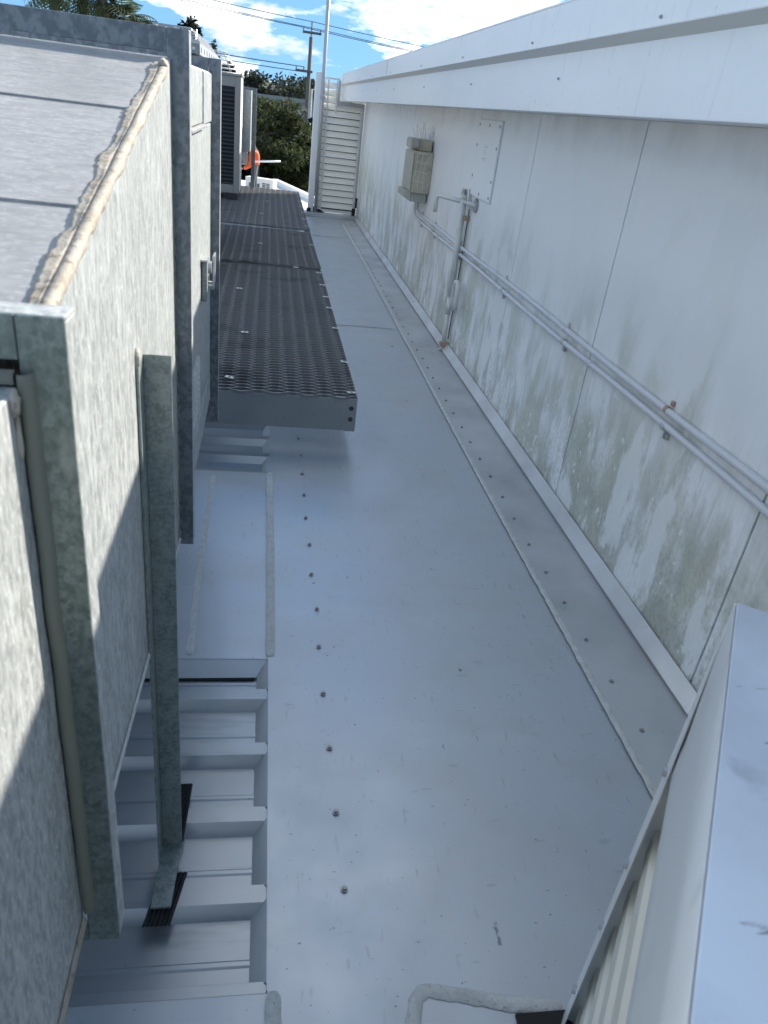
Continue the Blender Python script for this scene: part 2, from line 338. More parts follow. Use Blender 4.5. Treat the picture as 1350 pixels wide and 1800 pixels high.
# turned down flaps between the ribs
def flap(yc):
    a0, a1 = yc - PITCH / 2 + .026, yc + PITCH / 2 - .026
    m = MB(); x0, x1 = .051, .020
    m.quad((x0, a0 - .012, .002), (x0, a1 + .012, .002), (x1, a1 - .004, PAN + .002), (x1, a0 + .004, PAN + .002))
    return m
fl0 = None
for k in range(-3, 60):
    yc = RIB0 + PITCH / 2 + k * PITCH
    if yc < .77 or (1.66 < yc < 2.9) or yc > 10.9: continue
    flap(yc).build("flap", 'flashing', plate, solid=.0012)
# wall flashing: flat, cove, lip
prof = [(.985, .0095), (1.06, .0098), (1.10, .0102), (1.15, .0120), (1.18, .014), (1.21, .018), (1.225, .023), (1.235, .032), (1.24, .045)]
rows = []; rows2 = []
for k in range(60):
    y = -1.2 + 12.2 * k / 59; w_ = .002 * noise.noise(Vector((2, y * 1.3, 7)))
    rows.append([(x + .0016 * noise.noise(Vector((x * 9, y * .8, 1))) * (x < 1.19), y, z + .0016 * noise.noise(Vector((x * 5, y * 1.3, 7))) * (x < 1.19)) for x, z in prof])
    rows2.append([(1.2045, y, .028), (1.2020, y, .031), (1.2025, y, .0345), (1.240 + w_, y, .071), (1.2445 + w_, y, .069)])
MB().ribbon(rows).build("wall_flashing", 'flashing', plate, smooth=True)
MB().ribbon(rows2).build("over_flashing", 'flashing', plate, solid=.001)
# hex screws
def screw_mesh():
    m = MB(); m.tube([(0, 0, 0), (0, 0, .0022)], .0085, 10); return m
wash = screw_mesh().build("screw", 'screw', plate, loc=(.206, .94, .0065))
hx = MB(); hx.tube([(0, 0, .002), (0, 0, .0035)], .0066, 10); hx.tube([(0, 0, .003), (0, 0, .0085)], .0048, 6); 
# head + washer in one small mesh
mm_ = MB(); mm_.tube([(0, 0, 0), (0, 0, .0018)], .0076, 10); mm_.tube([(0, 0, .0016), (0, 0, .0066)], .0044, 6)
tmp = bpy.data.meshes.new("screw"); tmp.from_pydata(mm_.v, [], mm_.f); tmp.materials.append(MT['screw']); wash.data = tmp
for k in range(1, 52):
    y = .94 + k * PITCH
    if y > 10.9: break
    if 2.9 < y < 3.1: pass
    share(wash, "screw", plate, (.206 - .0018 * k + random.uniform(-.004, .004), y + random.uniform(-.006, .006), .0075), (random.uniform(-.06, .06), random.uniform(-.06, .06), random.random()))
for k in range(52):
    y = 1.349 - 3 * PITCH + k * .194
    if y > 10.9: break
    share(wash, "screw", plate, (1.063 - min(.025, .0035 * k) + random.uniform(-.003, .003), y + random.uniform(-.006, .006), .0105), (random.uniform(-.05, .05), random.uniform(-.05, .05), random.random()))
share(wash, "screw", plate, (1.221, 6.1, .053), (0, -.75, 0))
# sealant along the flashing edge
bp = [(.992, -.4, .0095), (.992, 1.166, .0095), (.992, 1.86, .0095), (.990, 2.37, .0095), (.990, 3.36, .0095), (.999, 4.94, .0095), (1.010, 6.0, .0095), (1.02, 7.17, .0095), (1.02, 10.6, .0095)]
bead("sealant_bead", bp, .0105, .0028, 'sealant_grey', plate, 3, n=1000, wav=.6)
bead("sealant_bead", [(.057, 1.668, .005), (.056, 2.2, .005), (.052, 2.86, .005)], .013, .0035, 'sealant_grey', plate, 5, wav=.5)
bead("sealant_bead", [(.062, .752, .006), (.062, .60, .006), (.062, .3, .006)], .014, .005, 'sealant_grey', plate, 6)
bead("sealant_bead", [(.297, .50, .006), (.30, .66, .006), (.318, .722, .006), (.335, .735, .006), (.40, .722, .006), (.49, .698, .006), (.585, .69, .006)], .0135, .006, 'sealant_grey', plate, 11, wav=.5)
box("rubber_gap", 'black', plate, .493, .60, .60, .680, .005, .011, 0)
# near flat patch and middle flat patch over the ribs
def patch(y0, y1, x0, x1, z):
    rows = []
    for a in range(9):
        y = y0 + (y1 - y0) * a / 8
        rows.append([(x0 + (x1 - x0) * b / 8, y, z + .0018 * noise.noise(Vector((b * .5, y * 3, 9)))) for b in range(9)])
    return MB().ribbon(rows).build("cover_sheet", 'plate', plate, smooth=True)
patch(1.662, 2.865, -1.6, .054, -.0005)
patch(-.6, .752, -1.6, .060, -.0005)
lip = MB().quad((-1.6, 1.662, -.001), (.05, 1.668, -.001), (.018, 1.612, -.026), (-1.6, 1.60, -.026)); lip.build("cover_lip", 'flashing', plate, solid=.0015)
MB().quad((.052, 1.668, .002), (.052, 1.575, .002), (.019, 1.56, -.032), (.020, 1.612, -.026)).build("flap", 'flashing', plate, solid=.0012)
lip2 = MB().quad((-1.6, .752, -.001), (.055, .752, -.001), (.03, .775, -.032), (-1.6, .775, -.032)); lip2.build("cover_lip", 'flashing', plate, solid=.0015)
box("lip_shadow_strip", 'black', plate, -1.6, .012, 1.606, 1.612, -.033, -.0275, 0)  # black strip put in as the shade under the cover lip
bead("sealant_bead", [(-.170, 1.68, .0), (-.176, 2.0, .0), (-.180, 2.4, .0), (-.179, 2.82, .0)], .011, .0035, 'sealant_grey', plate, 21)
# kerb at the gate
box("gate_kerb", 'flashing', plate, .40, 1.235, 11.03, 11.45, .0, .055, .004)

# ================================================================== WALL
wall = thing("panel_wall", "long white insulated panel wall stained with grey green algae, under a fascia", "wall")
js = [-1.98, -.82, .325, 1.487, 2.660, 3.795, 4.925, 6.075, 7.235, 8.40, 9.55, 10.70, 11.42]
for a, b in zip(js[:-1], js[1:]):
    box("wall_panel", 'wall', wall, 1.25, 1.33, a + .0042, b - .0042, .02, 1.475, .0015)
box("panel_core", 'screw', wall, 1.256, 1.329, -1.97, 11.41, .0, 1.47, 0)
# fascia: lower board, upper board with drip fold
fj = [-1.98, 6.85, 11.30]
for a, b in zip(fj[:-1], fj[1:]):
    box("lower_fascia", 'fascia', wall, .930, .945, a + .001, b - .001, 1.462, 1.642, .002)
    box("upper_fascia", 'fascia', wall, .905, .920, a + .0015, b - .0015, 1.654, 1.764, .002)
    d = MB().hexa([(.928, a + .002, 1.632), (.932, a + .002, 1.630), (.932, b - .002, 1.630), (.928, b - .002, 1.632), (.896, a + .002, 1.650), (.906, a + .002, 1.6545), (.906, b - .002, 1.6545), (.896, b - .002, 1.650)])
    d.build("drip_fold", 'drip', wall)
    box("fascia_cap", 'fascia', wall, .9055, 1.5, a + .002, b - .002, 1.7645, 1.772, .002)
box("soffit", 'fascia', wall, .9455, 1.33, -1.97, 11.29, 1.4755, 1.483, 0)
box("joint_strip", 'sealant_grey', wall, .9030, .9045, 6.842, 6.858, 1.656, 1.762, 0)
box("fascia_end", 'fascia', wall, .905, 1.33, 11.301, 11.306, 1.463, 1.765, 0)
sc2 = MB(); sc2.tube([(0, 0, 0), (-.002, 0, 0)], .0045, 8); sc2.tube([(-.002, 0, 0), (-.006, 0, 0)], .003, 6)
sm = sc2.build("fascia_screw", 'mast', wall, loc=(.9045, 3.0, 1.672))
for y in (1.0, 2.0, 4.1, 5.25, 6.6, 7.8, 9.0, 10.2): share(sm, "fascia_screw", wall, (.9045, y, 1.672))
for y in (1.15, 2.72, 3.95, 5.2, 6.5, 7.6, 8.8, 10.2): share(sm, "fascia_screw", wall, (.9295, y, 1.56 if y > 2 else 1.55))
box("building_body", 'brick', wall, 1.34, 7.0, -1.9, 11.25, GZ, 1.45, 0)
box("building_roof", 'roofwhite', wall, 1.501, 7.1, -1.95, 11.3, 1.60, 1.755, 0)

# ================================================================== WALL FITTINGS
def conduit(z, x, y_near, y_far, up, label):
    t = thing("conduit", label, "conduit")
    pts = [(x, y_near + (y_far - y_near) * k / 14, z + .004 * math.sin(k * 1.3 + z * 50)) for k in range(15)]
    for k in range(1, 7):
        a = k / 6 * math.pi / 2; pts.append((x, y_far + .07 * math.sin(a), z + .07 * (1 - math.cos(a))))
    pts.append((x, y_far + .07, up))
    MB().tube(pts, .0112, 10).build("tube", 'pipe', t, smooth=True)
    return t
c_hi = conduit(.700, 1.232, -.6, 6.47, .83, "upper of the two grey conduits running along the stained wall")
c_lo = conduit(.652, 1.230, -.6, 6.56, .83, "lower of the two grey conduits running along the stained wall")
for y in (.5, 1.98, 2.895, 3.83, 4.9, 5.75, 6.3):
    MB().tube([(1.230, y - .011, .652), (1.230, y + .011, .652)], .0136, 10).build("saddle", 'steel', c_lo, smooth=False)
    box("saddle_tab", 'steel', c_lo, 1.236, 1.249, y - .009, y + .009, .612, .638, .001)
    s_ = MB().tube([(1.232, y + .02 - .007, .700), (1.232, y + .02 + .007, .700)], .0128, 10).build("saddle", 'rust' if abs(y - 1.98) < .1 else 'pvc', c_hi)
    box("saddle_tab", 'rust' if abs(y - 1.98) < .1 else 'pvc', c_hi, 1.240, 1.249, y + .013, y + .027, .712, .728, .001)
for y in (2.60, 5.55): MB().tube([(1.230, y - .02, .652), (1.230, y + .02, .652)], .0128, 10).build("coupling", 'pipe', c_lo, smooth=True)
for y in (3.12, 5.85): MB().tube([(1.232, y - .02, .700), (1.232, y + .02, .700)], .0128, 10).build("coupling", 'pipe', c_hi, smooth=True)

# electrical enclosure
eb = thing("junction_box", "olive grey junction box with cream grid scribble high on the wall", "box")
box("case", 'ebox', eb, 1.105, 1.2495, 6.20, 6.62, .868, 1.165, .006)
box("case_lid", 'ebox_grey', eb, 1.093, 1.1035, 6.21, 6.61, .880, 1.155, .004)
box("lower_case", 'ebox_grey', eb, 1.115, 1.24, 6.24, 6.58, .800, .8665, .004)
MB().hexa([(1.06, 6.27, .83), (1.113, 6.24, .800), (1.113, 6.60, .800), (1.06, 6.57, .83), (1.06, 6.27, .875), (1.113, 6.24, .875), (1.113, 6.60, .875), (1.06, 6.57, .875)]).build("lower_hood", 'ebox_grey', eb, bevel=.004)
box("upper_case", 'ebox', eb, 1.135, 1.235, 6.25, 6.55, 1.167, 1.245, .005)
box("upper_hood", 'ebox_grey', eb, 1.065, 1.1335, 6.23, 6.45, 1.18, 1.25, .012)
for k in range(17):
    x = 1.13 + .10 * random.random(); y = 6.26 + .26 * random.random(); a = (x - 1.18) * .9 + random.uniform(-.02, .02)
    MB().tube([(x, y, 1.244), (x + a, y - .05 + .1 * random.random(), 1.32 + .05 * random.random())], .0016, 4).build("spike", 'wire', eb)
def stroke(pts, w=.0055):
    rows = []
    for i, p in enumerate(pts):
        p = Vector(p); d = Vector(pts[min(i + 1, len(pts) - 1)]) - Vector(pts[max(i - 1, 0)]); n_ = Vector((-d.z, 0, d.x)).normalized() * w / 2
        rows.append([p - n_, p + n_])
    return MB().ribbon(rows)
YF = 6.1985
for pts in ([(1.118, 1.150), (1.16, 1.152), (1.20, 1.150)], [(1.112, 1.092), (1.15, 1.085), (1.19, 1.088), (1.225, 1.090)], [(1.112, 1.025), (1.15, 1.024), (1.19, 1.016), (1.22, 1.018)], [(1.110, .955), (1.15, .956), (1.20, .948)],
            [(1.122, 1.14), (1.120, 1.05), (1.124, .99)], [(1.165, 1.152), (1.158, 1.05), (1.152, .97), (1.146, .905)], [(1.228, 1.148), (1.198, 1.09), (1.183, 1.04), (1.186, .98), (1.192, .90)]):
    stroke([(x, YF, z) for x, z in pts]).build("scribble", 'chalk', eb, solid=.001)

# white access board
ab = thing("access_board", "tall white board screwed to the wall with faint handwriting", "panel")
box("board_edge", 'gateframe', ab, 1.2440, 1.2496, 4.400, 4.905, 1.007, 1.430, 0)
box("board", 'board', ab, 1.238, 1.2498, 4.405, 4.90, 1.012, 1.425, .002)
for y, z in ((4.43, 1.40), (4.65, 1.40), (4.875, 1.40), (4.43, 1.29), (4.875, 1.29), (4.43, 1.12), (4.875, 1.12), (4.43, 1.035), (4.65, 1.035), (4.875, 1.035)):
    MB().tube([(1.2375, y, z), (1.235, y, z)], .008, 8).build("board_screw", 'screw', ab)
def pen(y, z, seed, n):
    rnd = random.Random(seed); rows = []; pts = []
    for k in range(n): pts.append((y - k * .011, z + rnd.uniform(-.010, .012)))
    for i, (yy, zz) in enumerate(pts): rows.append([(1.2372, yy, zz - .0012), (1.2372, yy, zz + .0012)])
    return MB().ribbon(rows).build("handwriting", 'ink', ab)
pen(4.70, 1.285, 1, 8); pen(4.69, 1.255, 2, 6); pen(4.71, 1.225, 3, 9)

# condensate drain pipe
dp = thing("drain_pipe", "cream upright drain pipe with tee and trap on the stained wall", "pipe")
MB().tube([(1.215, 4.86, .05), (1.215, 4.86, .30)], .014, 10).build("lower_pipe", 'pvc', dp, smooth=True)
MB().tube([(1.212, 4.86, .38), (1.205, 4.86, .98)], .020, 10).build("riser", 'pvc', dp, smooth=True)
MB().tube([(1.214, 4.86, .27), (1.213, 4.86, .40)], .019, 10).build("socket", 'pvc', dp, smooth=True)
MB().tube([(1.213, 4.86, .36), (1.20, 4.80, .335), (1.20, 4.74, .335)], .017, 8).build("branch", 'pvc', dp, smooth=True)
tr = []
for k in range(9):
    a = k / 8 * math.pi; tr.append((1.20, 4.735 - .045 * (1 - math.cos(a)) / 2 * 2, .47 + .04 * math.sin(a)))
MB().tube([(1.20, 4.735, .335), (1.20, 4.735, .40), (1.20, 4.735, .46)] + tr + [(1.20, 4.645, .40), (1.20, 4.645, .345)], .016, 8).build("trap", 'pvc', dp, smooth=True)
MB().tube([(1.203, 4.86, .965), (1.15, 4.99, .965), (1.10, 5.10, .965), (1.09, 5.12, .955), (1.088, 5.125, .93), (1.088, 5.125, .86)], .014, 8).build("vent_arm", 'pvc', dp, smooth=True)
MB().tube([(1.203, 4.86, .965), (1.225, 4.78, .965), (1.246, 4.70, .965)], .013, 8).build("tee_arm", 'pvc', dp, smooth=True)
MB().tube([(1.236, 4.70, .965), (1.2485, 4.70, .965)], .040, 14).build("disc_flange", 'mast', dp)
MB().tube([(1.203, 4.86, .98), (1.203, 4.86, 1.005)], .018, 10).build("top_stub", 'pvc', dp, smooth=True)
for x in (1.196, 1.212): MB().tube([(x, 4.88, 1.005), (x + .007, 4.88, 1.005)], .034, 12).build("disc_flange", 'mast', dp)
MB().tube([(1.238, 4.82, .93), (1.240, 4.83, .6), (1.240, 4.845, .3), (1.24, 4.85, .1)], .004, 6).build("cable", 'cable', dp)
box("pipe_clip", 'rust', dp, 1.205, 1.249, 4.815, 4.835, .86, .89, .002)
box("base_bracket", 'rust', dp, 1.19, 1.249, 4.83, 4.885, .05, .075, .002)
MB().tube([(1.235, 4.86, .09), (1.215, 4.86, .05), (1.19, 4.85, .02)], .010, 8).build("foot_bend", 'pvc', dp, smooth=True)

# ================================================================== AIR DUCT (left)
duct = thing("air_duct", "large galvanised air duct with flanged joints and cream sealant", "duct")
XL = -1.35
F1Y, F2Y, F3Y = .592, 1.505, 2.42
# near straight section
box("duct_section", 'galv', duct, XL, -.188, -.9, F1Y - .004, .50, 1.178, .002)
# tapering section: corner points near(y) and far
ya, yb = F1Y + .003, F2Y - .003
za, zb, ba, bb = 1.217, 1.437, .605, .487
X1, X2 = -.170, -.172
MB().ribbon([[(X1, ya + (yb - ya) * k / 12, ba + (bb - ba) * k / 12) for k in range(13)], [(X1, ya + (yb - ya) * k / 12, za + (zb - za) * k / 12) for k in range(13)]]).build("side_sheet", 'galv', duct)
MB().quad((XL, ya, ba), (X1, ya, ba), (X2, yb, bb), (XL, yb, bb)).build("bottom_sheet", 'galv', duct)
MB().quad((XL, ya, ba), (XL, yb, bb), (XL, yb, zb), (XL, ya, za)).build("side_sheet", 'galv', duct)
# three top sheets with lapped seams
ts = [0, .275, .655, 1.0]
for i in range(3):
    t0, t1 = ts[i], ts[i + 1]
    P = lambda x, t, dz: (x, ya + (yb - ya) * t, za + (zb - za) * t + dz)
    dz0 = .0015 if i else .0
    m = MB().hexa([P(XL, t0, -.001), P(X1, t0, -.001), P(X1, t1 + (.012 if i < 2 else 0), -.001), P(XL, t1 + (.012 if i < 2 else 0), -.001),
                   P(XL, t0, .0022 * (i > 0) + .0012), P(X1, t0, .0022 * (i > 0) + .0012), P(X1, t1, .0008), P(XL, t1, .0008)])
    m.build("top_sheet", 'galv_top', duct)
# folded edge fin at the corner and smeared sealant on both sides of it
rows = []; crv = []; N_ = 460
for k in range(N_ + 1):
    t = k / N_ * .94; y = ya + (yb - ya) * t; z = za + (zb - za) * t
    f = noise.noise(Vector((t * 11, 2, 0))); e = noise.noise(Vector((t * 34, 5, 4))); h_ = noise.noise(Vector((t * 120, 7, 2))); f2 = noise.noise(Vector((t * 15, 9, 6)))
    q = (t * 46 + 2.2 * f) % 1.0; lobe = math.sqrt(max(0.0, 1 - (2 * q - 1) ** 2)) * max(0.0, .5 + 1.4 * f2)     # scallops where it was tooled on
    o = .026 * max(.5, .74 + .20 * lobe + .22 * f + .10 * e + .05 * h_)
    d = .012 * max(.35, .8 + .6 * f2 + .25 * e + .1 * h_)
    th = .0020 + .0006 * f + .0005 * e
    z += .0028
    rows.append([(X1 - o - .0002, y, z - .0036), (X1 - o, y, z + .0010), (X1 - o * .82, y, z + th), (X1 - o * .55, y, z + th + .0004 * e), (X1 - .0098 + .001 * f, y, z + th + .0012), (X1 - .0088 + .001 * f, y, z + .0008),
                 (X1 - .0078 + .001 * f, y, z + .0030 + .0010 * f2 + .0005 * h_), (X1 - .0030, y, z + .0036 + .0010 * f2), (X1 + .0014, y, z + .0030), (X1 + .0024, y, z - .002), (X1 + .0020 + .0005 * e, y, z - .6 * d), (X1 + .0010, y, z - .95 * d), (X1 - .0003, y, z - d)])
co = MB().ribbon(rows).build("sealant_smear", 'sealant', duct, smooth=True)
# little sealant dabs
def dab(x, y, z, s, m='sealant', seed=0):
    mb = MB(); n1_, n2_ = 7, 10; ring = []
    for a in range(n1_ + 1):
        th = math.pi * a / n1_
        for b in range(n2_):
            ph = 2 * math.pi * b / n2_; d = Vector((math.sin(th) * math.cos(ph), math.sin(th) * math.sin(ph), math.cos(th)))
            r_ = 1 + .45 * noise.noise(d * 1.8 + Vector((seed, 0, 0))); mb.v.append((x + d.x * s[0] * r_, y + d.y * s[1] * r_, z + d.z * s[2] * r_))
    for a in range(n1_):
        for b in range(n2_): mb.f.append((a * n2_ + b, a * n2_ + (b + 1) % n2_, (a + 1) * n2_ + (b + 1) % n2_, (a + 1) * n2_ + b))
    return mb.build("sealant_dab", m, duct, smooth=True)
dab(-.187, F1Y - .020, 1.170, (.004, .009, .011), seed=1); dab(-.187, F1Y - .018, 1.142, (.0025, .005, .02), seed=6)
dab(-.168, .665, .905, (.004, .010, .013), seed=2); dab(-.168, .660, .880, (.003, .005, .02), seed=3)
dab(X1 - .004, F2Y - .075, zb - .011, (.007, .016, .008), seed=4)
# flange frames: face plate and return lip
def flange(parent, y, x_out, z0, z1, w, m, dep=.036, xl=XL - .03, zin=None):
    def L(name, pts): MB().hexa(pts).build(name, m, parent, bevel=.0015)
    t = .004
    box("flange_bar", m, parent, x_out - w, x_out, y, y + t, z0, z1, .0012)                                 # right upright
    box("flange_bar", m, parent, xl, x_out - w - .0005, y, y + t, z1 - w, z1, .0012)                        # top
    box("flange_bar", m, parent, xl, x_out - w - .0005, y, y + t, z0, z0 + w, .0012)                        # bottom
    box("flange_lip", 'galv', parent, x_out - t, x_out, y + t + .0003, y + dep, z0, z1 - t - .0005, .0008)  # lips in paler metal than the face: sunlit edges put into the colour
    box("flange_lip", 'galv', parent, xl, x_out, y + t + .0003, y + dep, z1 - t, z1, .0008)
flange(duct, F1Y, -.150, .445, 1.234, .036, 'spangle')
flange(duct, F2Y, -.140, .472, 1.482, .036, 'flange_blue')
# gasket squeezed out at the first joint, on the near side
gk = []
for k in range(41):
    z = .515 + (1.19 - .515) * k / 40; e = noise.noise(Vector((z * 14, 2, 0)))
    gk.append([(-.1875, F1Y - .006 + .002 * e, z), (-.1855 + .001 * e, F1Y - .011 + .003 * e, z), (-.1795, F1Y - .010 + .003 * e, z), (-.1760 + .0025 * e, F1Y - .004, z), (-.1745 + .0015 * e, F1Y + .001, z)])
MB().ribbon(gk).build("gasket", 'gasket', duct, smooth=True)
MB().ribbon([[(x, F1Y + .001, 1.190), (x, F1Y - .006, 1.188), (x, F1Y - .006, 1.180), (x, F1Y + .001, 1.178)] for x in (-1.3, -.19)]).build("gasket", 'gasket', duct)
# sealant at second flange's root
for k in range(26):
    z = .50 + k * .033
    dab(-.1705, F2Y - .004, z, (.004, .005, .014 + .006 * random.random()), 'gasket', seed=30 + k)
# sealed bottom edge
bt = []
for k in range(60):
    t = k / 59; y = ya + (yb - ya) * t; z = ba + (bb - ba) * t
    bt.append([(X1 + .001, y, z + .008), (X1 + .004 + .001 * noise.noise(Vector((t * 30, 0, 0))), y, z + .002), (X1 + .001, y, z - .003)])
MB().ribbon(bt).build("bottom_seam", 'sealant_grey', duct, smooth=True)
nb = []
for k in range(40):
    y = -.5 + (F1Y - .01 + .5) * k / 39; e = noise.noise(Vector((y * 20, 4, 0))) * .002
    nb.append([(-.187, y, .512), (-.183 + e, y, .502 + e), (-.187, y, .493)])
MB().ribbon(nb).build("bottom_seam", 'sealant', duct, smooth=True)

# support post under and beside the duct
post = thing("support_post", "slim galvanised angle post standing on the ribs beside the duct", "post")
PY = 1.055
box("front_leg", 'galv_dull', post, -.1655, -.1265, PY, PY + .004, .012, 1.062, .001)
MB().hexa([(-.1690, PY - .040, .012), (-.1655, PY - .040, .012), (-.1655, PY + .0035, .012), (-.1690, PY + .0035, .012), (-.1690, PY - .040, 1.055), (-.1655, PY - .040, 1.055), (-.1655, PY + .0035, 1.062), (-.1690, PY + .0035, 1.062)]).build("back_leg", 'galv_dull', post)
MB().hexa([(-.172, PY - .135, .004), (-.134, PY - .135, .004), (-.126, PY + .004, .004), (-.166, PY + .004, .004), (-.172, PY - .135, .011), (-.134, PY - .135, .011), (-.126, PY + .004, .011), (-.166, PY + .004, .011)]).build("foot", 'galv_dull', post, bevel=.001)
def pad(x0, x1, y0, y1, sk):
    m = MB(); n = 12; rows = []
    for k in range(n + 1):
        x = x0 + (x1 - x0) * k / n; z = .0035 if k % 2 else .0
        rows.append([(x, y0, z - .0035), (x + sk, y1, z - .0035)])
    return m.ribbon(rows).build("rubber_pad", 'black', post, solid=.003)
pad(-.183, -.133, PY - .165, PY - .055, .022); pad(-.158, -.127, PY + .02, PY + .17, .006)
dabp = MB(); dabp.tube([(-.170, PY - .036, 1.054), (-.169, PY - .034, 1.070), (-.168, PY - .030, 1.080)], [.005, .006, .002], 6)
dabp.build("sealant_dab", 'sealant', post, smooth=True)

# ================================================================== AIR HANDLING UNIT (second box with door)
ahu = thing("air_handler", "galvanised air handling box with door latch, between two flanges", "air handler")
AX = -.165
box("cabinet", 'galv', ahu, XL, AX - .004, F2Y + .04, F3Y - .002, .487, 1.440, .003)
box("door", 'galv', ahu, AX - .0035, AX, 1.56, 2.385, .60, 1.315, .003)
box("head_panel", 'galv', ahu, AX - .0035, AX + .001, 1.56, 2.09, 1.325, 1.436, .002)
box("hood", 'galv_top', ahu, AX - .003, AX + .012, 1.70, 2.09, 1.316, 1.323, .001)
box("corner_strip", 'galv', ahu, AX - .0035, AX + .002, 2.12, 2.39, 1.32, 1.436, .002)
box("lower_panel", 'galv', ahu, AX - .0035, AX + .001, 1.56, 2.385, .50, .592, .002)
h = thing("door_handle", None, None); h.parent = ahu
box("door_handle", 'galv_dull', ahu, AX + .0005, AX + .016, 2.045, 2.075, .90, 1.005, .003)
bpy.data.objects.remove(h)
box("handle_top", 'steel', ahu, AX + .0005, AX + .018, 2.03, 2.09, 1.006, 1.011, .001)
MB().tube([(AX, 2.225, .955), (AX + .016, 2.225, .955)], .017, 14).build("latch_knob", 'mast', ahu, smooth=False)
MB().hexa([(AX + .017, 2.225, .905), (AX + .023, 2.225, .905), (AX + .023, 2.285, .905), (AX + .017, 2.285, .905), (AX + .017, 2.235, .985), (AX + .023, 2.235, .985), (AX + .023, 2.30, .985), (AX + .017, 2.30, .985)]).build("latch_lever", 'steel', ahu, bevel=.002)
MB().tube([(AX, 2.25, .90), (AX + .022, 2.25, .90)], .012, 12).build("latch_knob", 'steel', ahu)
for k in range(9):
    z = .655 + k * .016
    MB().hexa([(AX + .0003, 1.68, z), (AX + .008, 1.69, z - .004), (AX + .008, 1.93, z - .004), (AX + .0003, 1.94, z), (AX + .0003, 1.68, z + .007), (AX + .002, 1.69, z + .004), (AX + .002, 1.93, z + .004), (AX + .0003, 1.94, z + .007)]).build("vent_fin", 'galv', ahu)
flange(ahu, F3Y, -.140, .405, 1.474, .034, 'flange_blue')
box("plenum", 'galv', ahu, XL, AX - .01, F3Y + .04, 2.95, .47, 1.42, .003)
for y in (1.66, 2.85):
    for x in (-1.2, -.32): box("stand_leg", 'galv_dull', ahu, x - .04, x, y, y + .04, CREST + .002, .486 if y < 2 else .469, .001)

# ================================================================== WALKWAY PLATFORM
wk = thing("walkway", "dark expanded mesh walkway platform on steel beams", "platform")
PZ = .268; WX0, WX1, WY0, WY1 = -1.25, .432, 3.13, 11.45
def channel(y, name="cross_beam"):
    box(name, 'beam', wk, WX0, WX1 - .052, y, y + .006, PZ - .165, PZ - .012, .0015)
channel(WY0 + .004)
box("beam_end", 'beam', wk, WX1 - .0515, WX1, WY0, WY0 + .008, PZ - .168, PZ - .010, .003)
for dz in (.056, .108): MB().tube([(WX1 - .025, WY0, PZ - dz), (WX1 - .025, WY0 - .0012, PZ - dz)], .011, 14).build("bolt_hole", 'coil', wk)
box("side_beam", 'beam', wk, WX1 - .006, WX1, WY0 + .0085, WY1, PZ - .166, PZ - .0105, .0015)
box("side_beam", 'beam', wk, -.62, -.612, WY0 + .0105, WY1, PZ - .166, PZ - .0125, 0)
for y in (4.6, 6.1, 7.6, 9.1, 10.6, 11.44): box("cross_beam", 'beam', wk, -.6115, WX1 - .0065, y, y + .006, PZ - .16, PZ - .013, 0)
for y in (3.25, 7.0, 11.3):
    for x in (-.6, .36) if y > 4 else (-.6,): box("platform_leg", 'beam', wk, x, x + .04, y, y + .04, .006 if x > 0 else CREST + .002, PZ - .167, 0)
LW, SW = .1455, .0205       # half-diamond pitch across (X) is LW/2, along (Y) SW
def mesh_panel(y0, y1, tilt=0, seed=0):      # tilt: how far the near edge stands up
    m = MB(); nr = int((y1 - y0) / SW); cols = int((WX1 + .002 - WX0) / (LW / 2))
    for r_ in range(nr):
        y = y0 + r_ * SW; rowa = []; rowb = []
        ph = 1 if r_ % 2 == 0 else -1
        sub = 4
        for c in range(cols * sub + 1):
            x = WX1 - .002 - c * (LW / 2) / sub
            s = math.cos(math.pi * c / sub) * ph      # +-1 at the nodes
            s_ = math.copysign(abs(s) ** .75, s)
            yy = y + s_ * SW * .47; zz = PZ - .0065 + tilt * max(0, 1 - (y - y0) / .5) + .0020 * s_ + .002 * noise.noise(Vector((x * 2, y * 2, seed)))
            rowa.append((x, yy - .0012, zz + .0055)); rowb.append((x, yy + .0012, zz - .0055))
        m.ribbon([rowa, rowb])
    o = m.build("mesh_panel", 'mesh', wk, solid=.0032); return o
mesh_panel(WY0 + .004, 5.93, seed=1); mesh_panel(5.965, 7.81, .014, seed=2); mesh_panel(7.85, WY1, .016, seed=3)
def clip(x, y, rz=0):
    m = MB(); m.box(-.019, .019, -.011, .011, 0, .003); 
    o = m.build("mesh_clip", 'clip', wk, loc=(x, y, PZ + .0045)); o.rotation_euler = (0, .05, rz)
    b_ = MB().tube([(0, 0, .003), (0, 0, .0065)], .006, 6).build("clip_bolt", 'screw', o)
for y, x in ((3.17, .405), (3.62, .412), (4.25, .415), (4.72, .410), (5.02, .407), (5.38, .405), (5.80, .402), (7.02, .405), (8.15, .41), (8.65, .40), (9.2, .41), (9.7, .405), (10.2, .41), (10.8, .41)): clip(x, y, random.uniform(-.2, .2))
for y, x in ((3.27, -.140), (4.02, -.095), (5.05, -.16), (5.98, -.11), (5.93, .235), (7.75, -.12), (6.85, -.05), (8.75, -.06), (9.9, .0), (10.8, .02)): clip(x, y, random.uniform(-.4, .4))

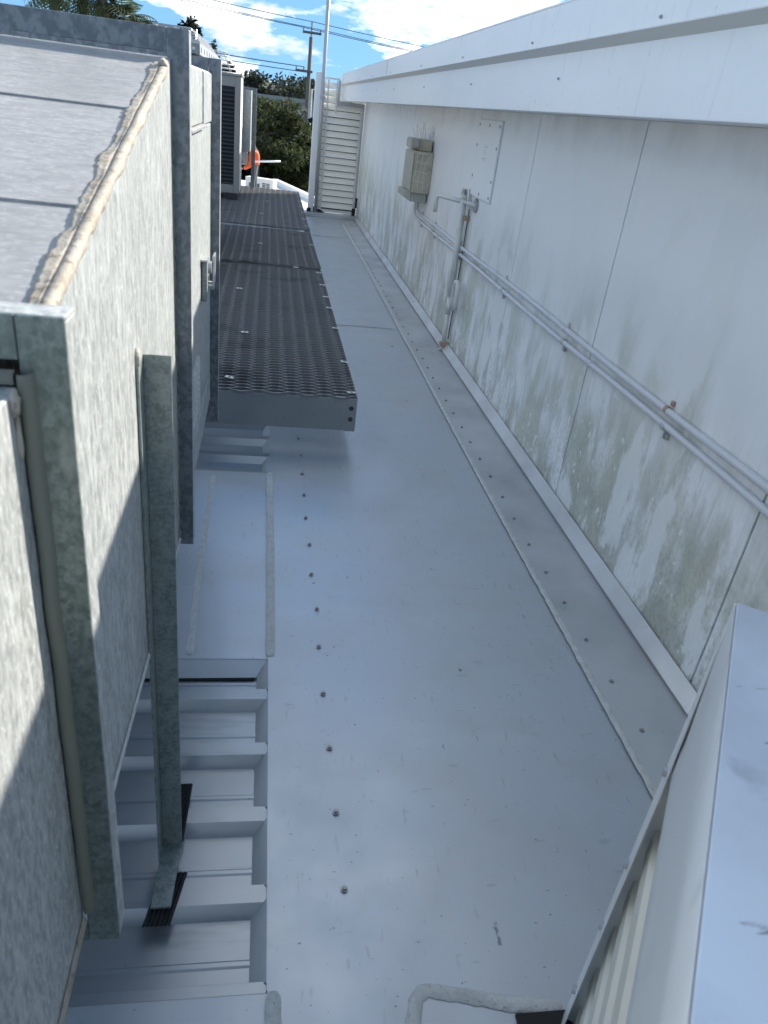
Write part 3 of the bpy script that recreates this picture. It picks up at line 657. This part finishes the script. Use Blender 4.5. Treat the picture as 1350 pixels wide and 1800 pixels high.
# ================================================================== CONDENSER on platform
cd = thing("condenser", "tall beige condenser cabinet with black louvred coil at the platform's far end", "condenser")
cx0, cx1, cy0, cy1, cz0, cz1 = -1.15, -.340, 9.70, 10.45, PZ + .075, 1.555
box("frame_post", 'beige', cd, cx1 - .065, cx1, cy0, cy0 + .05, cz0, cz1, .004)
box("frame_post", 'beige', cd, cx0, cx0 + .065, cy0, cy0 + .05, cz0, cz1, .004)
box("top_rail", 'beige', cd, cx0 + .066, cx1 - .066, cy0 + .002, cy0 + .05, cz1 - .105, cz1 - .001, .004)
box("bottom_rail", 'beige', cd, cx0 + .066, cx1 - .066, cy0 + .002, cy0 + .05, cz0, cz0 + .09, .004)
box("roof_cap", 'beige', cd, cx0 - .012, cx1 + .012, cy0 - .012, cy1 + .012, cz1 + .0005, cz1 + .025, .004)
box("coil_core", 'coil', cd, cx0 + .066, cx1 - .066, cy0 + .035, cy1 - .05, cz0 + .091, cz1 - .106, 0)
nsl = 24
for k in range(nsl):
    z = cz0 + .095 + (cz1 - .11 - cz0 - .10) * k / nsl
    MB().hexa([(cx0 + .067, cy0 + .004, z), (cx1 - .067, cy0 + .004, z), (cx1 - .067, cy0 + .028, z + .028), (cx0 + .067, cy0 + .028, z + .028),
               (cx0 + .067, cy0 + .004, z + .004), (cx1 - .067, cy0 + .004, z + .004), (cx1 - .067, cy0 + .028, z + .032), (cx0 + .067, cy0 + .028, z + .032)]).build("louvre", 'coil', cd)
box("side_panel", 'acwhite', cd, cx1 - .004, cx1 - .0005, cy0 + .051, cy1, cz0, cz1 - .001, .002)  # white where the cabinet is beige: sunlit side put into the colour
box("side_panel", 'beige', cd, cx0, cx0 + .004, cy0 + .051, cy1, cz0, cz1 - .001, .002)
for x in (cx0 + .05, cx1 - .14): 
    box("skid", 'coil', cd, x, x + .12, cy0 + .005, cy1, PZ + .006, cz0 - .0005, .003)
def fan_guard(parent, cx_, cy_, z0, r0, hgt, rings, m='wire', wr=.004):
    for k in range(rings):
        t = k / (rings - 1); r_ = r0 * (1 - .45 * t); z = z0 + hgt * t
        MB().tube([(cx_ + r_ * math.cos(a * math.pi / 10), cy_ + r_ * math.sin(a * math.pi / 10), z) for a in range(21)], wr, 4, False).build("guard_ring", m, parent)
    for a in range(8):
        an = a * math.pi / 4
        MB().tube([(cx_ + r0 * math.cos(an), cy_ + r0 * math.sin(an), z0), (cx_ + r0 * .55 * math.cos(an), cy_ + r0 * .55 * math.sin(an), z0 + hgt)], wr, 4).build("guard_spoke", m, parent)
fan_guard(cd, -.66, 10.08, cz1 + .03, .27, .20, 6)

# rear plant with strut and wire guard seen over the flange
rp = thing("rear_condenser", "plant cabinet with perforated strut and wire fan guard behind the air handler", "condenser")
box("cabinet", 'beige', rp, -1.35, -.445, 5.05, 7.15, PZ + .07, 1.555, .006)
for y in (5.1, 6.95): box("skid", 'coil', rp, -1.3, -.47, y, y + .12, PZ + .006, PZ + .0695, 0)
st = MB(); y0_, y1_ = 4.98, 7.0
xs, xe, zs, ze = -.470, -.404, 1.560, 1.614
st.box(xs, xe - .004, y0_, y1_, zs + .004, ze - .0035)
st.build("strut_core", 'galv_dull', rp)
box("strut_side", 'galv', rp, xe - .0035, xe, y0_, y1_, zs, ze, .001)
box("strut_top", 'galv', rp, xs, xe - .004, y0_, y1_, ze - .003, ze, .001)
MB().tube([(xs + .032, y0_ - .001, (zs + ze) / 2), (xs + .032, y0_ - .008, (zs + ze) / 2)], .009, 8).build("strut_bolt", 'clip', rp)
for k in range(9):
    y = y0_ + .10 + k * .21
    MB().tube([(xe, y, (zs + ze) / 2), (xe + .0012, y, (zs + ze) / 2)], .015, 10).build("strut_hole", 'coil', rp)
for k in range(6):
    z = 1.626 + k * .0145; xr = -.425 - .012 * k; xl_ = -.80 + .02 * k; yn = 5.22 + .02 * k; yf = 6.85 - .02 * k
    MB().tube([(xl_, yn, z), (xr, yn, z), (xr, yf, z), (xl_, yf, z), (xl_, yn, z)], .005, 4).build("guard_wire", 'mast', rp)
for x in (-.45, -.53, -.62): 
    for dx in (0, .03): MB().tube([(x - dx, 5.22, 1.612), (x - dx, 5.32, 1.695)], .004, 4).build("guard_wire", 'mast', rp)
for y in (5.6, 6.0, 6.4): MB().tube([(-.425, y, 1.616), (-.485, y, 1.695)], .004, 4).build("guard_wire", 'mast', rp)

# far duct with flange frame beyond condenser
fd = thing("far_duct", "sunlit galvanised duct end with grey flange frame behind the condenser", "duct")
box("duct_body", 'galv', fd, -1.15, -.243, 10.6, 11.19, .75, 1.44, .003)
box("flange_bar", 'flange_blue', fd, -.238, -.186, 11.195, 11.205, PZ + .008, 1.474, .002)
box("flange_bar", 'flange_blue', fd, -1.2, -.2385, 11.195, 11.205, 1.43, 1.474, .002)
box("flange_lip", 'galv', fd, -.190, -.186, 11.206, 11.24, PZ + .008, 1.473, .001)
for x in (-1.1, -.60): box("duct_leg", 'galv_dull', fd, x, x + .03, 10.7, 10.73, PZ + .006, .7495, 0)

# ================================================================== SPLIT AC on lower roof
ac = thing("split_unit", "small white outdoor air conditioner with square grilles on the lower roof", "air conditioner")
AO = Vector((-.30, 24.9, lz)); au = Vector((.93, -.36, 0)); av = Vector((.36, .93, 0))
def obox(name, m, parent, o, u, v, a0, a1, b0, b1, z0, z1, bevel=.003):
    P = lambda a, b, z: o + u * a + v * b + Vector((0, 0, z))
    return MB().hexa([P(a0, b0, z0), P(a1, b0, z0), P(a1, b1, z0), P(a0, b1, z0), P(a0, b0, z1), P(a1, b0, z1), P(a1, b1, z1), P(a0, b1, z1)]).build(name, m, parent, bevel=bevel)
obox("case", 'acwhite', ac, AO, au, av, -.42, .48, 0, .34, .03, .54, .01)
for i in range(3):
    for j in range(2): obox("grille", 'grille', ac, AO, au, av, -.30 + i * .125, -.205 + i * .125, -.006, -.001, .27 - j * .14, .385 - j * .14, 0)
for i in range(2):
    for j in range(7): obox("grille_slot", 'grille', ac, AO, au, av, .13 + i * .135, .24 + i * .135, -.006, -.001, .14 + j * .042, .168 + j * .042, 0)
for a in (-.3, .3): obox("foot", 'acwhite', ac, AO, au, av, a, a + .06, .02, .32, 0, .029, 0)

# ================================================================== PERSON (stooping on the lower roof, mostly hidden)
def skin_body(name, verts, edges, radii, m, parent=None, sub=2):
    me = bpy.data.meshes.new(name); me.from_pydata(verts, edges, []); me.update()
    o = bpy.data.objects.new(name, me); COL.objects.link(o)
    if parent: o.parent = parent
    k = o.modifiers.new("skin", 'SKIN'); k.use_smooth_shade = True
    for i, r_ in enumerate(radii): me.skin_vertices[0].data[i].radius = (r_, r_) if not isinstance(r_, tuple) else r_
    me.skin_vertices[0].data[0].use_root = True
    s_ = o.modifiers.new("sub", 'SUBSURF'); s_.levels = sub; s_.render_levels = sub
    me.materials.append(MT[m]); return o
PXo, PYo, PZo = -.42, 23.9, lz
def pp(x, y, z): return (PXo + x, PYo + y, PZo + z)
per = thing("person", "person in orange work shirt and dark trousers standing beyond the condenser", "person")
# body: pelvis, spine, neck, head, legs  (facing -X, leaning forward)
bv = [pp(.02, 0, .88), pp(.02, 0, 1.02), pp(.01, 0, 1.22), pp(-.02, 0, 1.38), pp(-.05, 0, 1.47), pp(-.07, 0, 1.53),
      pp(.01, -.10, .84), pp(-.02, -.12, .47), pp(.03, -.13, .09), pp(-.12, -.14, .05),
      pp(.02, .10, .84), pp(.04, .12, .47), pp(.08, .13, .09), pp(-.06, .14, .05)]
be = [(0, 1), (1, 2), (2, 3), (3, 4), (4, 5), (0, 6), (6, 7), (7, 8), (8, 9), (0, 10), (10, 11), (11, 12), (12, 13)]
br = [.14, .13, .14, .10, .055, .08, .09, .062, .045, .04, .09, .062, .045, .04]
skin_body("body", bv, be, br, 'trouser', per)
sv = [pp(.02, 0, .93), pp(.02, 0, 1.05), pp(.01, 0, 1.22), pp(-.01, 0, 1.37),
      pp(-.05, -.19, 1.33), pp(-.10, -.24, .95), pp(-.30, -.27, .86), pp(.0, .19, 1.33), pp(.02, .25, 1.05), pp(-.2, .24, .96)]
se = [(0, 1), (1, 2), (2, 3), (3, 4), (4, 5), (5, 6), (3, 7), (7, 8), (8, 9)]
skin_body("shirt", sv, se, [.155, .15, .165, .12, .085, .066, .052, .085, .066, .052], 'orange', per)
hv = [pp(-.30, -.27, .86), pp(-.36, -.275, .855), pp(-.40, -.28, .85)]
for k, dy in enumerate((-.03, -.01, .012, .03)): hv += [pp(-.405, -.28 + dy, .85), pp(-.46 + .01 * abs(k - 1), -.28 + dy, .835)]
hv += [pp(-.37, -.245, .85), pp(-.40, -.225, .84)]
he = [(0, 1), (1, 2), (2, 3), (3, 4), (2, 5), (5, 6), (2, 7), (7, 8), (2, 9), (9, 10), (1, 11), (11, 12)]
skin_body("hand", hv, he, [.035, .03, .035] + [.011, .009] * 4 + [.013, .010], 'skin', per, 1)
hw = [pp(-.20, .24, .96), pp(-.27, .235, .95), pp(-.31, .23, .945), pp(-.37, .21, .94), pp(-.37, .23, .94), pp(-.37, .25, .94), pp(-.36, .27, .94), pp(-.31, .20, .94)]
skin_body("hand", hw, [(0, 1), (1, 2), (2, 3), (2, 4), (2, 5), (2, 6), (1, 7)], [.035, .03, .034, .009, .009, .009, .009, .011], 'skin', per, 1)
hd = MB()
for a in range(9):
    th = math.pi * a / 8
    for b in range(12):
        ph = 2 * math.pi * b / 12; d = Vector((math.sin(th) * math.cos(ph), math.sin(th) * math.sin(ph), math.cos(th)))
        x, y, z = d.x * .098, d.y * .076, d.z * .118
        if d.x < -.75 and abs(d.y) < .4 and abs(d.z) < .4: x -= .018
        if d.z < -.3 and d.x < 0: x -= .012
        hd.v.append(pp(-.10 + x, y, 1.585 + z))
for a in range(8):
    for b in range(12): hd.f.append((a * 12 + b, a * 12 + (b + 1) % 12, (a + 1) * 12 + (b + 1) % 12, (a + 1) * 12 + b))
hd.build("head", 'skin', per, smooth=True)
cp = MB()
for a in range(6):
    th = math.pi / 2 * a / 5
    for b in range(14):
        ph = 2 * math.pi * b / 14
        cp.v.append(pp(-.095 + math.sin(th) * math.cos(ph) * .112 - (.05 if a == 5 and math.cos(ph) < -.4 else 0), math.sin(th) * math.sin(ph) * .092  , 1.615 + math.cos(th) * .105))
for a in range(5):
    for b in range(14): cp.f.append((a * 14 + b, a * 14 + (b + 1) % 14, (a + 1) * 14 + (b + 1) % 14, (a + 1) * 14 + b))
cp.build("cap", 'hair', per, smooth=True, solid=.006)
bp_ = MB()
for a in range(7):
    th = math.pi * a / 6
    for b in range(10):
        ph = 2 * math.pi * b / 10; bp_.v.append(pp(-.25 + .095 * math.sin(th) * math.cos(ph), -.33 + .06 * math.sin(th) * math.sin(ph), 1.16 + .21 * math.cos(th)))
for a in range(6):
    for b in range(10): bp_.f.append((a * 10 + b, a * 10 + (b + 1) % 10, (a + 1) * 10 + (b + 1) % 10, (a + 1) * 10 + b))
bag = bp_.build("shoulder_bag", 'greyshirt', None, smooth=True); tag(bag, "grey rounded bag at the side of the person in orange", "bag")
rod = MB().tube([(-.50, 23.66, -.283), (.33, 23.75, -.20)], .026, 10).build("white_pipe", 'whitepaint', None, smooth=True)
tag(rod, "short white pipe held out level by the person in orange", "pipe")

# ================================================================== GATE, COLUMN, MAST
GY = 11.20
gate = thing("louvre_gate", "cream louvred gate closing the far end of the passage", "gate")
gx0, gx1, gxm = .695, 1.215, .865
nsl = 19; zb0, zt0 = .12, 1.665
for k in range(nsl):
    z = zb0 + (zt0 - zb0) * k / nsl; hh = (zt0 - zb0) / nsl - .009
    x1 = gx1 if z + hh < 1.43 else gxm
    MB().hexa([(gx0, GY + .019, z), (x1, GY + .019, z), (x1, GY + .030, z), (gx0, GY + .030, z), (gx0, GY + .044, z + hh), (x1, GY + .044, z + hh), (x1, GY + .055, z + hh), (gx0, GY + .055, z + hh)]).build("slat", 'slat', gate, bevel=.002)
box("dark_backing", 'coil', gate, gx0, gx1, GY + .060, GY + .064, .10, 1.385, 0)  # dark sheet added behind the slats to give their gaps shade
box("stile", 'gateframe', gate, gx0 + .03, gx0 + .05, GY + .004, GY + .018, .09, 1.685, .002)
box("stile", 'gateframe', gate, gx0 - .03, gx0 - .002, GY + .010, GY + .04, .08, 1.69, .002)
box("stile", 'gateframe', gate, gx1 - .03, gx1 - .005, GY + .004, GY + .018, .09, 1.42, .002)
box("stile", 'gateframe', gate, gx1 + .002, gx1 + .022, GY + .02, GY + .05, .08, 1.42, .002)
box("stile", 'gateframe', gate, gxm - .022, gxm - .004, GY + .004, GY + .018, 1.30, 1.685, .002)
box("top_rail", 'gateframe', gate, gx0 - .03, gxm + .02, GY + .006, GY + .045, 1.69, 1.712, .002)
box("notch_frame", 'mast', gate, gxm + .002, gxm + .03, GY - .002, GY + .03, 1.40, 1.689, .002)
box("notch_frame", 'mast', gate, gxm + .031, gx1 + .02, GY - .002, GY + .03, 1.402, 1.45, .002)
box("bottom_rail", 'gateframe', gate, gx0 - .03, gx1, GY + .003, GY + .045, .062, .1, .002)
MB().hexa([(gx0 - .06, GY - .03, .056), (gx0 + .10, GY - .03, .056), (gx0 + .10, GY, .056), (gx0 - .06, GY, .056), (gx0 - .06, GY - .03, .13), (gx0 + .02, GY - .03, .10), (gx0 + .02, GY, .10), (gx0 - .06, GY, .13)]).build("hinge_block", 'black', gate, bevel=.004)
box("latch_block", 'black', gate, gx1 - .035, gx1 + .012, GY - .04, GY - .0, .056, .15, .006)
box("latch_block", 'black', gate, gx1 + .001, gx1 + .03, GY - .035, GY + .0, .16, .29, .006)
box("latch_plate", 'steel', gate, gx1 - .008, gx1 + .0005, GY - .03, GY - .01, .16, .36, .001)
colm = thing("gate_column", "square pale column beside the louvred gate", "column")
box("shaft", 'column', colm, .560, .640, GY - .02, GY + .09, .056, 1.755, .006)
box("base_block", 'black', colm, .545, .600, GY - .05, GY - .021, .056, .10, .004)
mast = thing("mast", "tall thin grey mast rising past the pale column", "mast")
MB().tube([(.668, GY - .045, .056), (.660, GY - .045, 1.3), (.652, GY - .045, 3.6)], .024, 14).build("tube", 'mast', mast, smooth=True)
box("mast_bracket", 'mast', mast, .63, .70, GY - .07, GY - .0695 + .03, 1.45, 1.49, .002)
box("base_plate", 'mast', mast, .635, .70, GY - .085, GY - .012, .0555, .062, .001)

# ================================================================== NEAR CLAD BOX (bottom right)
nbx = thing("clad_plinth", "near white metal capped plinth with cream ribbed cladding at lower right", "plinth")
C0 = Vector((.583, .671, 0)); bu = Vector((.559, .829, 0)).normalized(); bw = Vector((.829, -.559, 0)).normalized(); ZT = .925; LEN = 1.15; WID = .60
def P3(a, b, z): return C0 - bu * a + bw * b + Vector((0, 0, z))    # a back along the face, b into the box
def nb_box(name, m, a0, a1, b0, b1, z0, z1, bevel=.002):
    return MB().hexa([P3(a0, b0, z0), P3(a0, b1, z0), P3(a1, b1, z0), P3(a1, b0, z0), P3(a0, b0, z1), P3(a0, b1, z1), P3(a1, b1, z1), P3(a1, b0, z1)]).build(name, m, nbx, bevel=bevel)
nb_box("cap_top", 'captop', -.001, LEN, .0005, WID, ZT - .004, ZT, .0015)
rows = []
for k in range(2):
    a = (0.0, LEN)[k]
    rows.append([P3(a, 0, ZT - .0045), P3(a, .001, ZT - .10), P3(a, .004, ZT - .20), P3(a, .003, ZT - .22), P3(a, .003, .672), P3(a, .010, .662), P3(a, .012, .657)])
MB().ribbon(rows).build("cap_side", 'cap', nbx, smooth=True, solid=.0015)
prof = []
pz = .115; z = .52
for k in range(7):
    z0 = .685 - k * pz
    prof += [(.044, z0), (.044, z0 - .030), (.016, z0 - .045), (.016, z0 - .098), (.044, z0 - pz)]
MB().ribbon([[P3(a, b, max(.006, z)) for b, z in prof] for a in (.002, LEN)]).build("ribbed_cladding", 'cream', nbx)
nb_box("core", 'black', .012, LEN, .048, WID - .01, .006, ZT - .006, 0)
nb_box("end_panel", 'cap', .0015, .0045, .002, WID, .006, ZT - .005, 0)
nb_box("corner_flashing", 'cap', .0, .052, -.002, -.0004, .006, .6195, .0005)
MB().hexa([P3(0, -.002, .62), P3(.052, -.002, .62), P3(.052, -.0004, .62), P3(0, -.0004, .62), P3(0, -.002, ZT - .002), P3(.004, -.002, ZT - .002), P3(.004, -.0004, ZT - .002), P3(0, -.0004, ZT - .002)]).build("corner_flashing", 'cap', nbx)
for z in (.655, .46, .31, .13):
    a = P3(.026, -.002, z); b = a - bw * .006
    MB().tube([a, b], .0075, 8).build("cladding_screw", 'steel', nbx)

# ================================================================== UTILITY POLE AND WIRES
up = thing("utility_pole", "weathered timber utility pole with two crossarms beyond the roof", "pole")
UX, UY = 1.90, 45.0
MB().tube([(UX - .06, UY, GZ), (UX, UY, 4.3)], [.15, .10], 10).build("pole_shaft", 'timber', up, smooth=True)
MB().tube([(UX, UY, 4.25), (UX, UY, 4.98)], .045, 8).build("pole_tip", 'mast', up)
box("crossarm", 'timber', up, 1.45, 2.40, UY - .22, UY - .12, 4.42, 4.53, .01)
box("crossarm", 'timber', up, 1.17, 2.06, UY - .24, UY - .13, 2.70, 2.82, .01)
for x, z in ((1.48, 4.53), (2.36, 4.53), (1.22, 2.82), (1.6, 2.82)): MB().tube([(x, UY - .17, z), (x, UY - .17, z + .14)], [.03, .045], 8).build("insulator", 'mast', up)
MB().tube([(UX + .20, UY - .05, -4.9), (UX + .18, UY - .05, 2.0)], .05, 8).build("cable_guard", 'column', up)
box("service_box", 'mast', up, UX - .75, UX - .25, UY - .3, UY - .05, -.35, -.05, .01)
def cable(a, b, sag, r_=.016):
    a, b = Vector(a), Vector(b); pts = []
    for k in range(21):
        t = k / 20; p = a.lerp(b, t); p.z -= sag * 4 * t * (1 - t); pts.append(p)
    MB().tube(pts, r_, 4).build("wire", 'cable', up)
for (x, z) in ((1.48, 4.66), (1.92, 4.95), (2.36, 4.66)):
    cable((x, UY - .17, z), (x - 30, UY + 2, z + 4.2), .7)
    cable((x, UY - .17, z), (x + 40, UY - 6, z - .3), .8)
for (x, z) in ((1.22, 2.95), (1.6, 2.95), (1.4, 2.72)):
    cable((x, UY - .17, z), (x - 30, UY + 2, z + 2.6), .6, .02)
cable((UX, UY, .3), (-26, UY + 1, .9), .5, .03)
cable((UX, UY, -1.4), (-12, 30, -.6), .4, .03); cable((UX, UY, -1.6), (-12, 31, -1.0), .5, .02)

# ================================================================== TREES
def tree(name, label, x, y, top, rx, ry, rz, m, n=5200, seed=0, leaf=.16, trunk=.22, clumps=34):
    rnd = random.Random(seed); t = thing(name, label, "tree", "trees beyond the roof")
    cz = top - rz; mb = MB(); cl = []
    for k in range(clumps):
        while True:
            d = Vector((rnd.uniform(-1, 1), rnd.uniform(-1, 1), rnd.uniform(-1, 1)))
            if .25 < d.length < 1: break
        d = d * (.55 + .4 * rnd.random()) / max(.6, d.length)
        cl.append((Vector((x + d.x * rx, y + d.y * ry, cz + d.z * rz)), rnd.uniform(.22, .42)))
    for k in range(n):
        c, s = cl[rnd.randrange(clumps)]
        d = Vector((rnd.gauss(0, 1), rnd.gauss(0, 1), rnd.gauss(0, 1))).normalized() * (rnd.random() ** .45)
        p = c + Vector((d.x * rx, d.y * ry, d.z * rz)) * s
        a = Vector((rnd.gauss(0, 1), rnd.gauss(0, 1), rnd.gauss(0, .7))).normalized(); b = a.cross(Vector((rnd.gauss(0, 1), rnd.gauss(0, 1), rnd.gauss(0, 1)))).normalized()
        l = leaf * rnd.uniform(.6, 1.3); w = l * .42
        mb.quad(p - a * l, p + b * w, p + a * l, p - b * w)
    mb.build("crown", m, t)
    tk = MB(); tk.tube([(x, y, GZ), (x + .1, y, cz - rz * .3), (x - .1, y + .1, cz + rz * .3)], [trunk, trunk * .7, trunk * .3], 8)
    tk.build("trunk", 'bark', t, smooth=True)
    for k in range(6):
        c = cl[k][0]; MB().tube([(x, y, cz - rz * .5 + k * rz * .1), ((x + c.x) / 2, (y + c.y) / 2, (cz + c.z) / 2), tuple(c)], [trunk * .4, trunk * .25, trunk * .08], 6).build("limb", 'bark', t, smooth=True)
    return t
tree("tree", "broad leafy tree with sunlit crown right behind the far post", -.6, 33.0, 1.30, 2.6, 2.2, 1.25, 'leaf', 8000, 3, .13)
tree("tree", "leafy tree drooping towards the utility pole", 1.1, 34.0, .0, 1.25, 1.3, 1.0, 'leaf', 4500, 4, .13)
tree("tree", "dark dense shrubby tree filling the shade below the leafy crown", .3, 36.5, -.2, 3.4, 2.2, 2.6, 'leaf_shaded', 15000, 5, .26)
tree("tree", "dark low tree in shade behind the white pipe", -1.6, 37.5, .3, 3.0, 2.2, 2.9, 'leaf_shaded', 13000, 15, .26)
tree("tree", "dark low tree in shade right of the utility pole", 3.3, 38.5, .6, 2.6, 2.2, 3.0, 'leaf_shaded', 12000, 16, .26)
tree("tree", "tall rounded far tree standing above the leafy crown", .35, 70.0, 3.35, 3.6, 3.0, 2.6, 'leaf_hazy', 7500, 6, .20)
tree("tree", "far tree just left of the pole's lower crossarm", 2.6, 72.0, 2.95, 2.6, 2.4, 2.4, 'leaf_hazy', 5500, 7, .20)
tree("tree", "far tree mostly hidden behind the pale column", 5.0, 74.0, 2.1, 3.4, 2.4, 2.6, 'leaf_hazy', 6000, 8, .20)
tree("tree", "far tree at the edge of the condenser cabinet", -3.4, 72.0, 2.4, 3.6, 2.4, 2.8, 'leaf_hazy', 6000, 9, .20)
tree("tree", "small tree showing above the wire fan guard", -3.25, 35.0, 3.60, .55, .8, 1.2, 'leaf_shaded', 3000, 10, .12, .1)
tree("tree", "feathery tree top between the two flanges and the condenser", -2.55, 38.0, 3.1, .35, .7, 1.2, 'leaf_hazy', 2400, 12, .12, .1)
tree("tree", "feathery tree top directly above the far condenser", -1.75, 36.0, 2.75, .32, .5, 1.2, 'leaf_hazy', 2000, 13, .11, .1)
def palm(x, y, top, seed, label):
    rnd = random.Random(seed); t = thing("palm_tree", label, "palm tree", "palms above the duct")
    MB().tube([(x, y, GZ), (x + .1, y, (GZ + top) / 2), (x, y, top - .5)], [.17, .13, .12], 8).build("trunk", 'bark', t, smooth=True)
    mb = MB()
    for k in range(30):
        an = rnd.uniform(0, 2 * math.pi); el = rnd.uniform(-.5, 1.3); L_ = rnd.uniform(.7, 1.05)
        d = Vector((math.cos(an) * math.cos(el), math.sin(an) * math.cos(el), math.sin(el))); p = Vector((x, y, top - .55)); prev = p
        for s in range(13):
            f = s / 12; q = Vector((x, y, top - .55)) + d * L_ * f + Vector((0, 0, -.42 * f * f)); dirn = (q - prev); prev = q
            if s < 2: continue
            dirn.normalize(); side = dirn.cross(Vector((0, 0, 1)))
            if side.length < .1: continue
            side.normalize(); wl_ = .30 * math.sin(math.pi * min(1, f * .85 + .1))
            for sg in (-1, 1):
                e = q + side * sg * wl_ + dirn * .13 + Vector((0, 0, -.08)); 
                mb.quad(q - dirn * .02, e - dirn * .008, e + dirn * .008, q + dirn * .02)
            w_ = .008; mb.quad(q - dirn * .07 - side * w_, q - dirn * .07 + side * w_, q + side * w_, q - side * w_)
    mb.build("crown", 'palmleaf', t)
for i, (x, y, tp, lb) in enumerate(((-5.15, 22, 3.55, "leftmost palm with pale drooping fronds above the duct flange"), (-4.6, 22.5, 3.7, "tallest dark palm, second from the left above the flange"), (-4.05, 22, 3.45, "middle palm of five above the duct flange"), (-3.62, 22.3, 3.18, "fourth palm from the left, second smallest"), (-3.22, 22.6, 2.98, "smallest rightmost palm above the duct flange"))): palm(x, y, tp, 40 + i, lb)

# far building and hills
fb = thing("far_house", "grey far building half hidden behind the tree crowns", "building")
box("wall", 'mast', fb, -2.5, 4.6, 60, 66, GZ, 1.25, 0)
box("roof", 'beam', fb, -2.9, 5.0, 59.5, 66.5, 1.251, 1.5, 0)
for k in range(5): box("window", 'coil', fb, -1.9 + k * 1.3, -1.2 + k * 1.3, 59.97, 59.999, -.6, .4, 0)
hm = MB(); hr = []
for a in range(25):
    x = -500 + a * 1000 / 24; hr.append([(x, 620 + 40 * j, GZ + (0, 14, 22, 26, 0)[j] * (.75 + .5 * noise.noise(Vector((x * .009, j * .3, 2)))) * (1.0 if j else 0)) for j in range(5)])
hm.ribbon(hr).build("hills", 'hill', None, smooth=True)["kind"] = "structure"
